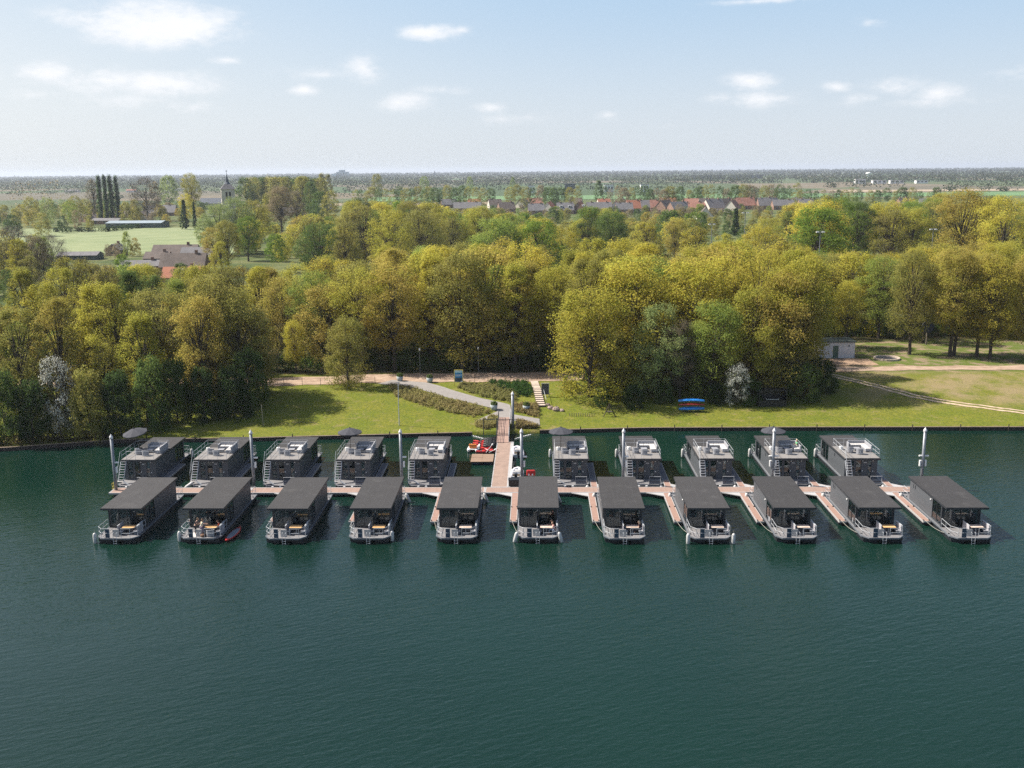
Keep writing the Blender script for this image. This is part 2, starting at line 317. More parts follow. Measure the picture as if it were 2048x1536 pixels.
# which ground where: lawn from the water to the path, woodland floor behind, fields far off
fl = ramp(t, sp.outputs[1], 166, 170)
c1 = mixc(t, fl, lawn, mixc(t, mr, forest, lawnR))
garden = mixc(t, ramp(t, noi(t, o3, .05, 4), .4, .6), (.06, .085, .025), (.12, .13, .05))
c1 = mixc(t, ramp(t, sp.outputs[1], 215, 260), c1, garden)
vo = N(t, 'ShaderNodeTexVoronoi', feature='F1'); vo.inputs['Scale'].default_value = 1; vo.inputs['Randomness'].default_value = .8
mp = N(t, 'ShaderNodeMapping'); mp.inputs['Scale'].default_value = (.0038, .0021, 1); t.links.new(o3, mp.inputs[0]); t.links.new(mp.outputs[0], vo.inputs['Vector'])
cr = N(t, 'ShaderNodeValToRGB'); cr.color_ramp.interpolation = 'CONSTANT'; e = cr.color_ramp.elements
sv = N(t, 'ShaderNodeSeparateColor'); t.links.new(vo.outputs['Color'], sv.inputs[0]); t.links.new(sv.outputs[0], cr.inputs[0])
for i, (p, c) in enumerate([(0,(.065,.105,.045)),(.2,(.09,.115,.055)),(.4,(.07,.10,.045)),(.55,(.055,.09,.04)),(.7,(.17,.14,.10)),(.82,(.08,.12,.05)),(.92,(.13,.115,.085))]):
    if i < 2: e[i].position = p; e[i].color = (*c, 1)
    else: q = e.new(p); q.color = (*c, 1)
far = mixc(t, mth(t, 'MULTIPLY', ramp(t, noi(t, o3, .02), .3, .7), .3), cr.outputs[0], (.09, .10, .055))
c1 = mixc(t, ramp(t, sp.outputs[1], 1130, 1180), c1, far)
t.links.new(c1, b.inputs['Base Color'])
bp = N(t, 'ShaderNodeBump'); bp.inputs['Strength'].default_value = .8; bp.inputs['Distance'].default_value = .16
t.links.new(noi(t, o3, 3.5, 6, .75), bp.inputs['Height']); t.links.new(bp.outputs[0], b.inputs['Normal'])
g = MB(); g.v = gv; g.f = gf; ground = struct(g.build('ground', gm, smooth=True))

def strip(name, near, far, m, lift=.03, n=4):
    """a sheet between two polylines laid on the terrain"""
    mb = MB(); L = len(near)
    for i in range(L):
        for j in range(n+1):
            k = j/n; x = near[i][0]*(1-k)+far[i][0]*k; y = near[i][1]*(1-k)+far[i][1]*k; mb.v.append((x, y, hgt(x, y)+lift))
    for i in range(L-1):
        for j in range(n): mb.f.append((i*(n+1)+j, (i+1)*(n+1)+j, (i+1)*(n+1)+j+1, i*(n+1)+j+1))
    return struct(mb.build(name, m))
def dense(pts, step=1.0):
    out = []
    for (a, b) in zip(pts, pts[1:]):
        L = math.dist(a, b); k = max(1, int(L/step))
        out += [tuple(a[q]+(b[q]-a[q])*i/k for q in range(len(a))) for i in range(k)]
    return out+[pts[-1]]
px_ = [(-140+i*1.5) for i in range(188)]
strip('sand_path', [(x, interp(PN, x)+.25*math.sin(x*.8)+.15*math.sin(x*2.1)) for x in px_], [(x, interp(PF, x)+.3*math.sin(x*.6+1)) for x in px_], 'sand', .05, 6)
# wheel track climbing the right-hand slope
tr = dense([(47.5,169.3),(48.8,166.5),(52,163),(55.6,158.8),(59.3,153.8),(63.5,150.4),(69.5,147.3),(73,145.6),(84,143.5),(100,143)], 1.0)
for w0, w1 in ((-.95,-.25),(.35,.95)):
    a = []; c = []
    for i, p in enumerate(tr):
        q = tr[min(i+1, len(tr)-1)]; p0 = tr[max(i-1, 0)]; d = Vector((q[0]-p0[0], q[1]-p0[1])).normalized(); nrm = Vector((-d.y, d.x)); wob = .12*math.sin(i*1.7)
        a.append((p[0]+nrm.x*(w0+wob), p[1]+nrm.y*(w0+wob))); c.append((p[0]+nrm.x*(w1+wob*.6), p[1]+nrm.y*(w1+wob*.6)))
    strip('dirt_track', a, c, mat('track_sand', (.30, .235, .14), .95, .2, 1.2, col2=(.56, .42, .30)), .04, 3)
# paved walk from the path down to the gangway, with two wings
def resample(pts, n):
    L = [0]
    for a, b_ in zip(pts, pts[1:]): L.append(L[-1]+math.dist(a, b_))
    return [tuple(float(np.interp(L[-1]*i/(n-1), L, [p[k] for p in pts])) for k in range(2)) for i in range(n)]
strip('paved_walk', resample([(-26,160.0),(-20,157.6),(-13.8,152.4),(-9.5,149.6),(-6.0,147.2),(-5.6,143.6),(-5.6,140.4)], 40), resample([(-24,163.0),(-18,160.8),(-13.2,156.0),(-9,152.4),(-4.0,149.2),(-3.5,144.6),(-3.7,140.4)], 40), 'paving', .06)
strip('paved_wing', resample([(-8.7,140.9),(-5.7,144.3)], 6), resample([(-8.45,142.5),(-5.7,146.3)], 6), 'paving', .075)
strip('paved_wing', resample([(-3.5,142.2),(.55,139.4)], 8), resample([(-3.5,144.8),(.5,142.9)], 8), 'paving', .075)
strip('shed_apron', [(50+i*.8, 174.0) for i in range(14)], [(50+i*.8, 180.2) for i in range(14)], 'dirt', .04)

# ---------------------------------------------------------------- water
wm = bpy.data.materials.new('lake_water'); wm.use_nodes = True; t = wm.node_tree; b = t.nodes['Principled BSDF']
tc = N(t, 'ShaderNodeTexCoord')
body = mixc(t, ramp(t, noi(t, tc.outputs['Object'], .012, 3), .35, .65), (.0034, .0175, .0122), (.0050, .0225, .0155))
t.links.new(body, b.inputs['Base Color'])
b.inputs['Roughness'].default_value = .06; b.inputs['IOR'].default_value = 1.333
def wv(scale, stretch, rot, detail, dist=0.0):
    mp = N(t, 'ShaderNodeMapping', vector_type='TEXTURE'); mp.inputs['Scale'].default_value = tuple(1/q for q in stretch); mp.inputs['Rotation'].default_value = (0, 0, rot); t.links.new(tc.outputs['Object'], mp.inputs[0])
    n = N(t, 'ShaderNodeTexNoise'); n.inputs['Scale'].default_value = scale; n.inputs['Detail'].default_value = detail; n.inputs['Distortion'].default_value = dist
    t.links.new(mp.outputs[0], n.inputs['Vector']); return n.outputs[0]
h = mth(t, 'ADD', mth(t, 'MULTIPLY', wv(1.9, (.40, 1.2, 1), .42, 3, .3), .55), mth(t, 'MULTIPLY', wv(4.6, (.5, 1, 1), .15, 3), .24))
h = mth(t, 'ADD', h, mth(t, 'MULTIPLY', wv(.35, (.5, 1, 1), .3, 2), .5))
calm = ramp(t, wv(.03, (.6, 1, 1), .2, 3), .30, .70, .55, 1.0)
sp = N(t, 'ShaderNodeSeparateXYZ'); t.links.new(tc.outputs['Object'], sp.inputs[0])
shel = ramp(t, sp.outputs[1], 98, 122, 1.0, .45)
bp = N(t, 'ShaderNodeBump'); bp.inputs['Distance'].default_value = .30
t.links.new(mth(t, 'MULTIPLY', mth(t, 'MULTIPLY', calm, shel), .44), bp.inputs['Strength']); t.links.new(h, bp.inputs['Height']); t.links.new(bp.outputs[0], b.inputs['Normal'])
b.inputs['Subsurface Weight'].default_value = 0.0; b.inputs['Subsurface Radius'].default_value = (2.0, 2.0, 2.0); b.inputs['Subsurface Scale'].default_value = 1.0
struct(MB().box(-4000, 4000, -550, 139.9, -2.3, 0).build('lake_water', wm))

# timber edge of the bank
def edge(x0_, x1_, label):
    root = thing('bank_revetment', label, 'retaining wall', (0,0,0)); xs_ = np.linspace(x0_, x1_, int((x1_-x0_)/2)+1)
    def wall(o, i, z0, z1, name, m):
        mb = MB(); n = len(xs_)
        for x in xs_: y = interp(SH, x); mb.v += [(x,y-o,z0),(x,y-o,z1),(x,y-i,z1),(x,y-i,z0)]
        for k in range(n-1):
            for j in range(4): mb.f.append((4*k+j, 4*k+(j+1) % 4, 4*k+4+(j+1) % 4, 4*k+4+j))
        mb.f += [(0,1,2,3), (4*n-1,4*n-2,4*n-3,4*n-4)]; mb.build(name, m, root)
    wall(.28, .06, -.8, .458, 'sheeting', 'timber'); wall(.34, -.02, .462, .53, 'capping', CAPM)
CAPM = mat('capping_timber', (.16,.12,.085), .9, .3, 2)
edge(-140, -9, 'dark timber edging along the waterline left of the gangway'); edge(.5, 140, 'dark timber edging along the waterline right of the gangway')
sp_ = Seq(lambda: MBpost())
def MBpost():
    o = MB().tube([(0,0,-.6),(0,0,.95)], .07, 6).build('shore_post', 'timber'); return tag(o, None, 'post')
k = 0
for x in np.arange(-54, 84, 6.7):
    if -11 < x < 2: continue
    k += 1; sp_((float(x), interp(SH, float(x))-.42, 0), 0, '%s dark wooden stake along the water edge, counted from the left' % nth(k-1), 'stakes along the water edge')
# ---------------------------------------------------------------- houseboats, front row
XF = [-44.55,-36.09,-27.41,-18.94,-10.13,-1.95,6.72,15.25,23.85,32.38,41.05]; YF = 94.45
XB = [-49.57,-40.87,-32.22,-23.76,-15.09,2.03,10.60,19.12,27.73,36.14]; YB = 111.55
def FB(i): return '%s front-row houseboat from the left' % nth(i)
def RB(i): return '%s rear-row houseboat from the left' % nth(i)
def rail(name, parent, pts, hts=(1.0, .52), base=.58, posts=None, r=.022, m='rail'):
    mb = MB()
    for h in hts: mb.tube([(x, y, base+h) for x, y in pts], r, 6)
    for x, y in (posts or pts): mb.tube([(x, y, base-.02), (x, y, base+hts[0])], r*.9, 6)
    return mb.build(name, m, parent)
def wall_open(mb, axis, c, th, a0, a1, z0, z1, holes):
    """a wall slab on axis 'x' (constant x) or 'y' with rectangular holes [(b0,b1,h0,h1)]"""
    def bx(p0, p1, q0, q1):
        if p1-p0 < 1e-4 or q1-q0 < 1e-4: return
        if axis == 'x': mb.box(c-th/2, c+th/2, p0, p1, q0, q1)
        else: mb.box(p0, p1, c-th/2, c+th/2, q0, q1)
    holes = sorted(holes); p = a0
    for (b0, b1, h0, h1) in holes:
        bx(p, b0, z0, z1); bx(b0, b1, z0, h0); bx(b0, b1, h1, z1); p = b1
    bx(p, a1, z0, z1)
def window(parent, axis, c, a0, a1, z0, z1, n=1, fr=.05, name='window', pane='glass'):
    mb = MB()
    if axis == 'x': mb.box(c-.012, c+.012, a0, a1, z0, z1)
    else: mb.box(a0, a1, c-.012, c+.012, z0, z1)
    w = mb.build(name, pane, parent); f = MB(); d = .045
    def bar(p0, p1, q0, q1):
        if axis == 'x': f.box(c-d, c+d, p0, p1, q0, q1)
        else: f.box(p0, p1, c-d, c+d, q0, q1)
    bar(a0, a1, z0-.002, z0+fr); bar(a0, a1, z1-fr, z1+.002)
    for i in range(n+1):
        p = a0+(a1-a0)*i/n; lo = max(a0, p-fr/2 if 0 < i < n else (p if i == 0 else p-fr)); bar(lo, lo+fr, z0+fr, z1-fr)
    f.build('frame', 'frame', w); return w
def hull_parts(t, L, ch=.6, chl=.7, W=2.1):
    poly = [(-W+ch,0),(W-ch,0),(W,chl),(W,L),(-W,L),(-W,chl)]
    hp = MB()
    for s in (-1, 1):
        hp.prism([(s*1.25-.62,.45),(s*1.25+.62,.45),(s*1.25+.72,1.2),(s*1.25+.72,L-.15),(s*1.25-.72,L-.15),(s*1.25-.72,1.2)], -.45, .30)
    hp.box(-1.95, 1.95, .5, L-.2, .10, .428)
    hp.build('hull', 'hull', t)
    MB().prism([(x*.985, .04+y*.995) for x, y in poly], .43, .547).build('rim', 'rim', t)
    MB().prism([(x*.955, .09+y*.985) for x, y in poly], .547, .575).build('deck', 'deck', t)
    q = [(x, y) for x, y in poly]
    lip = MB()
    for a, b in zip(q, q[1:]+q[:1]):
        d = (Vector(b)-Vector(a)).normalized(); nn = Vector((-d.y, d.x))*.09
        lip.add([(*a,.50),(*b,.50),(b[0]+nn.x,b[1]+nn.y,.50),(a[0]+nn.x,a[1]+nn.y,.50),(*a,.60),(*b,.60),(b[0]+nn.x,b[1]+nn.y,.60),(a[0]+nn.x,a[1]+nn.y,.60)],[(0,3,2,1),(4,5,6,7),(0,1,5,4),(1,2,6,5),(2,3,7,6),(3,0,4,7)])
    lip.build('gunwale', 'rim', t)
def make_front():
    t = thing('houseboat', 'x', 'houseboat')
    hull_parts(t, 14.0)
    R0, R1, y0, y1 = 1.8, 12.35, 3.25, 12.15; z0, z1 = .575, 2.97
    mb = MB()
    wall_open(mb, 'x', -1.85, .12, y0, y1, z0, z1, [(y0+.25, y0+2.55, .72, 2.80), (10.55, 10.72, 2.15, 2.62), (11.05, 11.22, 2.15, 2.62)])
    mb.build('side_wall', 'cladding', t); mb = MB()
    wall_open(mb, 'x', 1.85, .12, y0, y1, z0, z1, [(y0+.25, y0+2.55, .72, 2.80)])
    mb.build('side_wall', 'cladding', t)
    mb = MB(); wall_open(mb, 'y', y1-.06, .12, -1.79, 1.79, z0, z1, [(-.2, .7, .58, 2.6)]); mb.build('rear_wall', 'cladding', t)
    MB().box(-.2, .7, y1-.09, y1-.04, .58, 2.6).build('door', 'panel', t)
    mb = MB(); mb.box(-1.79, 1.79, 6.6, 6.7, z0, z1); mb.build('inner_wall', 'inside', t)
    MB().box(-1.78, 1.78, y0+.1, 6.6, .576, .60).build('cabin_floor', 'inside', t)
    for s in (-1, 1):
        window(t, 'x', s*1.85, y0+.25, y0+2.55, .72, 2.80, 2)
        MB().box(s*1.88-.02, s*1.88+.02, y0+2.1, y0+2.5, .78, 2.74).xf(Matrix.Translation((-s*.12, 0, 0))).build('curtain', 'curtain', t)
    for yy in (10.55, 11.05): window(t, 'x', -1.85, yy, yy+.17, 2.15, 2.62, 1, .02)
    window(t, 'y', y0, -1.79, 1.79, .60, 2.90, 4, .07, name='glass_front')
    for s in (-1, 1): MB().box(s*1.91-.05, s*1.91+.05, y0-.06, y0+.10, .56, z1).build('corner_post', 'frame', t)
    MB().box(-2.1, 2.1, R0, R1, 2.97, 3.15).build('roof', 'roof', t)
    f = MB(); f.box(-2.112, 2.112, R0-.012, R0, 2.95, 3.135); f.box(-2.112, 2.112, R1, R1+.012, 2.95, 3.135)
    for s in (-1, 1): f.box(s*2.106-.006, s*2.106+.006, R0, R1, 2.95, 3.135)
    f.build('fascia', 'frame', t)
    MB().box(-2.0, 2.0, R0+.1, y0-.06, 2.90, 2.968).build('soffit', 'frame', t)
    L = [(-1.98, 3.0), (-1.98, .78), (-1.45, .12), (-.62, .12)]
    Rr = [(.55, .12), (1.45, .12), (1.98, .78), (1.98, 2.9)]
    rail('railing', t, L, posts=L+[(-1.98, 1.9)]); rail('railing', t, Rr, posts=Rr+[(1.98, 1.9)])
    MB().box(-1.08, -.64, .15, .18, .60, 1.52).build('rail_panel', 'panel', t)
    MB().box(-.52, .12, .62, .66, .58, 1.30).build('end_panel', 'palepanel', t)
    mb = MB()
    for s in (-.17, .17): mb.tube([(s-.02, .12, 1.2), (s-.02, -.10, 1.15), (s-.02, -.14, -.6)], .022, 6)
    for z in (.1, .35): mb.tube([(-.19, -.13, z), (.15, -.13, z)], .02, 6)
    mb.build('swim_ladder', 'rail', t)
    rail('stern_rail', t, [(-1.95, 12.6), (-1.95, 13.85), (-.8, 13.85)]); rail('stern_rail', t, [(1.95, 12.6), (1.95, 13.85), (.9, 13.85)])
    MB().lathe([(.02,0),(.07,.03),(.09,.12),(.05,.17)], (-1.97, y0+2.9, 2.45), 10).build('wall_lamp', 'white', t, smooth=True)
    mb = MB()
    for (xx, yy) in ((-1.9, 1.2), (1.9, 1.2), (-1.9, 12.9), (1.9, 12.9)): mb.box(xx-.12, xx+.12, yy-.03, yy+.03, .63, .68).box(xx-.04, xx+.04, yy-.03, yy+.03, .58, .63)
    mb.build('mooring_cleat', 'black', t)
    return t
def make_table():
    t = thing('deck_table', 'x', 'table')
    MB().box(-.62, .62, -.42, .42, .70, .745).build('tabletop', 'wood', t, bevel=.01)
    MB().lathe([(.06,.03),(.045,.06),(.045,.70)], (0,0,0), 10).build('pedestal', 'rail', t)
    MB().box(-.3, .3, -.3, .3, 0, .03).build('foot_plate', 'palepanel', t, bevel=.01)
    return t
def make_bench():
    t = thing('deck_bench', 'x', 'bench')
    MB().box(0, .06, -.75, .75, 0, 1.0).build('backrest', 'backpanel', t, bevel=.01)
    MB().box(.06, .50, -.73, .73, .36, .44).build('seat', 'greyfab', t, bevel=.02)
    MB().box(.06, .42, -.70, .70, .02, .36).build('base', 'panel', t)
    MB().box(-.015, .075, -.76, .76, 1.0, 1.035).build('top_rail', 'rail', t)
    return t
def make_lounge():
    t = thing('cabin_sofa', 'x', 'sofa')
    MB().box(-.9, .9, -.4, .4, .12, .42).build('seat', 'greyfab', t, bevel=.05)
    MB().box(-.9, .9, .25, .42, .42, .85).build('backrest', 'greyfab', t, bevel=.05)
    for s in (-1, 1): MB().box(s*.9-.1, s*.9+.1, -.4, .42, .1, .62).build('armrest', 'greyfab', t, bevel=.04)
    for (a, b_) in ((-.45, -.05), (.45, -.05)): MB().box(a-.4, a+.4, b_-.3, b_+.28, .42, .52).build('cushion', 'darkfab', t, bevel=.04)
    return t
def make_dining():
    t = thing('dining_table', 'x', 'table')
    MB().box(-.75, .75, -.45, .45, .71, .75).build('tabletop', 'wood', t)
    for sx in (-1, 1):
        for sy in (-1, 1): MB().box(sx*.66-.03, sx*.66+.03, sy*.38-.03, sy*.38+.03, 0, .71).build('leg', 'black', t)
    return t
front = Seq(make_front); table = Seq(make_table); bench = Seq(make_bench); lounge = Seq(make_lounge); dining = Seq(make_dining)
table_paint = Seq(lambda: None)
def make_table2():
    t = make_table()
    for c in t.children:
        if c.name.startswith('tabletop'): c.data = c.data.copy(); c.data.materials[0] = M['paint_table']
    return t
table2 = Seq(make_table2)
FL = ['dark grey flat-roofed houseboat, leftmost of the front row', 'dark grey flat-roofed houseboat with a red paddleboard alongside', None, None, None,
      'dark grey flat-roofed houseboat with people in orange and pink at its deck table', None, 'dark grey flat-roofed houseboat with white fenders at both front corners', None, None, 'dark grey flat-roofed houseboat, rightmost of the front row']
for i, x in enumerate(XF):
    c = x+2.1; ya = YF
    hb = front((c, ya+rng.uniform(-.12,.12), 0), R(rng.uniform(-.35,.35)), FL[i] or 'dark grey flat-roofed houseboat, %s from the left in the front row' % nth(i), 'houseboats moored in the front row')
    for ch in hb.children:
        if ch.name.startswith('curtain'): ch.location.y = -1.75*rng.random()
    tb = table2 if i in (4, 5, 6, 7, 8, 10) else table
    tb((c+.85, ya+1.5, .576), 0, '%s deck table of the %s' % ('speckled pale' if tb is table2 else 'warm wooden', FB(i)), 'tables on the front-row decks')
    bench((c-.12, ya+1.6, .576), 0, 'high-backed bench left of the deck table on the %s' % FB(i), 'benches on the front-row decks')
    bench((c+1.92, ya+1.65, .576), math.pi, 'high-backed bench right of the deck table on the %s' % FB(i), 'benches on the front-row decks')
    lounge((c-.85, ya+4.4, .60), .1*((i % 3)-1), 'grey sofa behind the glass front of the %s' % FB(i), 'sofas in the front-row cabins')
    dining((c+.85, ya+4.75, .60), .06*((i % 4)-1.5), 'wooden dining table behind the glass front of the %s' % FB(i), 'dining tables in the front-row cabins')

# ---------------------------------------------------------------- houseboats, rear row, with a roof terrace
def make_rear():
    t = thing('terrace_houseboat', 'x', 'houseboat')
    hull_parts(t, 14.2)
    R0, R1, y0, y1 = 1.99, 12.53, 2.45, 12.3; z0, z1 = .575, 2.97
    mb = MB()
    sideL = [(9.0, 10.1, .75, 2.8), (10.2, 11.9, .75, 2.8), (6.3, 6.55, 2.15, 2.62)]
    wall_open(mb, 'x', -1.85, .12, y0, y1, z0, z1, sideL); mb.build('side_wall', 'cladding', t); mb = MB(); wall_open(mb, 'x', 1.85, .12, y0, y1, z0, z1, sideL[:2]); mb.build('side_wall', 'cladding', t)
    holes = [(-1.42, -.82, .75, 2.86), (-.62, .08, .60, 2.86), (.80, 1.22, .72, 2.86)]
    mb = MB(); wall_open(mb, 'y', y0+.06, .12, -1.79, 1.79, z0, z1, holes); mb.build('front_wall', 'cladding', t)
    mb = MB(); wall_open(mb, 'y', y1-.06, .12, -1.79, 1.79, z0, z1, [(-1.5, 1.5, .62, 2.8)]); mb.build('rear_wall', 'cladding', t)
    MB().box(-1.78, 1.78, 5.0, 5.1, z0, z1).build('inner_wall', 'inside', t)
    for s in (-1, 1):
        window(t, 'x', s*1.85, 9.0, 10.1, .75, 2.8); window(t, 'x', s*1.85, 10.2, 11.9, .75, 2.8, 2)
    window(t, 'x', -1.85, 6.3, 6.55, 2.15, 2.62, 1, .02)
    window(t, 'y', y1-.06, -1.5, 1.5, .62, 2.8, 3)
    w = window(t, 'y', y0+.06, -1.42, -.82, .75, 2.86); MB().box(-1.40, -.84, y0+.16, y0+.18, .78, 2.83).build('curtain', 'curtain', w)
    MB().box(-1.43, -.81, y0-.03, y0+.05, 1.72, 1.86).build('transom', 'frame', w)
    d = window(t, 'y', y0+.06, -.62, .08, .60, 2.86, 1, .06, name='door')
    w = window(t, 'y', y0+.06, .80, 1.22, .72, 2.86, 1, .03); MB().box(.82, 1.20, y0+.13, y0+.15, .75, 2.83).build('curtain', 'white', w)
    MB().box(.30, .62, y0-.02, y0, 2.50, 2.56).build('name_plate', 'white', t)
    for xx, zz in ((.16, 2.72), (1.36, 2.72), (.16, 1.5), (1.40, 1.45)):
        MB().lathe([(.03,0),(.06,.02),(.07,.10),(.03,.13)], (xx, y0-.06, zz), 8).build('wall_lamp', 'white', t, smooth=True)
    MB().box(-2.1, 2.1, R0, R1, 2.97, 3.15).build('roof', 'roof', t)
    f = MB(); f.box(-2.112, 2.112, R0-.012, R0, 2.95, 3.145); f.box(-2.112, 2.112, R1, R1+.012, 2.95, 3.135)
    for s in (-1, 1): f.box(s*2.106-.006, s*2.106+.006, R0, R1, 2.95, 3.135)
    f.build('fascia', 'frame', t)
    MB().box(-1.98, 1.98, R0+.05, 7.25, 3.151, 3.215).build('terrace_floor', 'terrace', t)
    a, b_, y5 = -1.92, 1.92, 7.2
    yy = [2.1, 3.4, 4.7, 5.95, y5]
    rail('terrace_railing', t, [(a, 2.1), (a, y5), (b_, y5), (b_, 2.1), (-1.38, 2.1)], base=3.20,
         posts=[(a, y) for y in yy]+[(b_, y) for y in yy]+[(x, y5) for x in (-.65, .65)]+[(x, 2.1) for x in (-1.38, -.3, .85)], r=.02)
    # stair down the left side of the front wall
    st = MB(); k = 8
    for i in range(k):
        z = 2.98-i*.27; y = 2.02-i*.16; st.box(-2.0, -1.42, y-.16, y+.03, z-.03, z+.02)
    st.build('stair_treads', 'greyfab', t)
    sm = MB()
    for xx in (-2.03, -1.40): sm.tube([(xx, 2.1, 3.15), (xx, .80, .98)], .045, 6)
    sm.tube([(-2.06, 2.1, 4.2), (-2.06, .62, 1.95), (-2.06, .62, .6)], .026, 6); sm.tube([(-2.06, 1.35, 1.95), (-2.06, 1.35, 3.05)], .02, 6)
    sm.build('stair_stringers', 'rail', t)
    MB().box(-2.05, -1.40, .45, .86, .93, .985).build('stair_landing', 'palepanel', t)
    MB().add([(-1.38,.50,.93),(-1.30,.50,.93),(-.75,.42,.58),(-.85,.42,.58),(-1.38,.80,.93),(-1.30,.80,.93),(-.75,.72,.58),(-.85,.72,.58)],[(0,1,2,3),(7,6,5,4),(0,4,5,1),(3,2,6,7),(1,5,6,2),(0,3,7,4)]).build('lower_ramp', 'rail', t)
    mb = MB(); mb.tube([(.45,.25,.6),(.45,.25,1.55),(1.75,.25,1.55),(1.75,.25,.6)], .03, 6); mb.tube([(.45,.25,.75),(1.75,.25,.75)], .028, 6); mb.build('bow_rail', 'rail', t)
    MB().box(.47, 1.73, .26, .28, .62, 1.02).build('rail_panel', 'panel', t)
    rail('stern_rail', t, [(-1.98, 12.6), (-1.98, 14.05), (1.98, 14.05), (1.98, 12.6)], posts=[(-1.98,12.6),(-1.98,13.3),(-1.98,14.05),(-.7,14.05),(.7,14.05),(1.98,14.05),(1.98,13.3),(1.98,12.6)])
    mb = MB(); mb.box(-.55, -.1, -.22, .02, .12, .62); mb.box(-.45,-.2,-.16,-.02,-.5,.12); mb.build('outboard_motor', 'black', t, bevel=.04)
    for xx in (-.78, .12): MB().box(xx-.13, xx+.13, -.16, .0, .18, .58).build('boarding_pad', 'white', t, bevel=.05)
    mb = MB()
    for (xx, y_) in ((-1.9, 1.1), (1.9, 1.1), (-1.95, 13.6), (1.95, 13.6)): mb.box(xx-.12, xx+.12, y_-.03, y_+.03, .63, .68).box(xx-.04, xx+.04, y_-.03, y_+.03, .58, .63)
    mb.build('mooring_cleat', 'black', t)
    return t
def make_corner_sofa():
    t = thing('corner_sofa', 'x', 'sofa')       # origin: outer back-right corner, -x left, -y to the front
    MB().prism([(-2.1,-.05),(-.05,-.05),(-.05,-2.55),(-.75,-2.55),(-.75,-.78),(-2.1,-.78)], .06, .34).build('base', 'greyfab', t, bevel=.03)
    MB().prism([(-2.12,0),(0,0),(0,-2.6),(-.14,-2.6),(-.14,-.14),(-2.12,-.14)], .0, .82).build('backrest', 'greyfab', t, bevel=.03)
    MB().box(-2.26, -2.12, -.80, 0, 0, .66).build('armrest', 'greyfab', t, bevel=.03)
    for a0 in (-2.08, -1.42): MB().box(a0, a0+.62, -.80, -.15, .34, .46).build('seat_cushion', 'palefab', t, bevel=.04)
    for b0 in (-1.66, -2.55): MB().box(-.78, -.15, b0, b0+.85, .34, .46).build('seat_cushion', 'palefab', t, bevel=.04)
    MB().box(-.78, -.15, -.79, -.15, .34, .46).build('seat_cushion', 'palefab', t, bevel=.04)
    return t
def make_armchair():
    t = thing('tub_armchair', 'x', 'armchair')
    n = 14; mb = MB()
    ang = [R(-125+250*i/n) for i in range(n+1)]
    for i in range(n+1):
        a = ang[i]; s, c = math.sin(a), -math.cos(a); hgt_ = .74-.14*abs(i/n*2-1)**2
        for (rr, z) in ((.38, .04), (.41, hgt_), (.33, hgt_), (.31, .3)): mb.v.append((rr*s, rr*c, z))
    for i in range(n):
        for j in range(4): mb.f.append((i*4+j, (i+1)*4+j, (i+1)*4+(j+1) % 4, i*4+(j+1) % 4))
    mb.f.append((0,1,2,3)); k = n*4; mb.f.append((k+3,k+2,k+1,k)); mb.build('shell', 'greyfab', t)
    MB().box(-.29, .29, -.27, .36, .30, .42).build('seat_cushion', 'palefab', t, bevel=.04)
    MB().box(-.30, .30, -.28, .34, .04, .30).build('base', 'greyfab', t, bevel=.02)
    return t
def make_lowtable():
    t = thing('low_table', 'x', 'table')
    MB().box(-.36, .36, -.36, .36, .30, .34).build('tabletop', 'greyfab', t, bevel=.01); MB().box(-.30, .30, -.30, .30, 0, .30).build('base', 'darkfab', t)
    return t
def make_stool():
    t = thing('round_stool', 'x', 'stool'); MB().lathe([(.20,0),(.23,.06),(.23,.38),(.20,.42)], n=14).build('seat', 'white', t, smooth=False)
    MB().lathe([(.10,.42),(.10,.45),(.06,.47)], n=10).build('lid', 'palepanel', t); return t
def make_parasol():
    t = thing('parasol', 'x', 'parasol')
    MB().tube([(0,0,0),(0,0,2.62)], .028, 8).build('pole', 'black', t)
    MB().lathe([(.34,0),(.34,.06),(.06,.10),(.05,.30)], n=14).build('base', 'black', t)
    n = 8; k = MB(); prof = [(.06, 2.72), (.45, 2.60), (.95, 2.42), (1.5, 2.19), (1.5, 2.10)]
    for (r_, z) in prof:
        for j in range(n*2):
            a = math.pi*j/n; q = r_*(1 if j % 2 == 0 else .955); k.v.append((q*math.cos(a), q*math.sin(a), z-(.0 if j % 2 == 0 else .025*r_)))
    m = n*2
    for i in range(len(prof)-1):
        for j in range(m): k.f.append((i*m+j, i*m+(j+1) % m, (i+1)*m+(j+1) % m, (i+1)*m+j))
    k.f.append(tuple(range(m))[::-1]); cn = k.build('canopy', 'parasol', t)
    sd = cn.modifiers.new('thick', 'SOLIDIFY'); sd.thickness = .012
    MB().lathe([(.02,2.70),(.10,2.73),(.07,2.80),(.02,2.86)], n=8).build('finial', 'black', t)
    for j in range(n):
        a = 2*math.pi*j/n; MB().tube([(0,0,2.02),(.8*math.cos(a),.8*math.sin(a),2.44)], .012, 4).build('rib', 'black', t)
    return t
rear = Seq(make_rear); csofa = Seq(make_corner_sofa); arm = Seq(make_armchair); low = Seq(make_lowtable); stool = Seq(make_stool); para = Seq(make_parasol)
RL = {0: 'dark houseboat with furnished roof terrace, leftmost of the rear row', 8: 'dark houseboat with a person in green on its roof terrace', 9: 'dark houseboat with furnished roof terrace, rightmost of the rear row'}
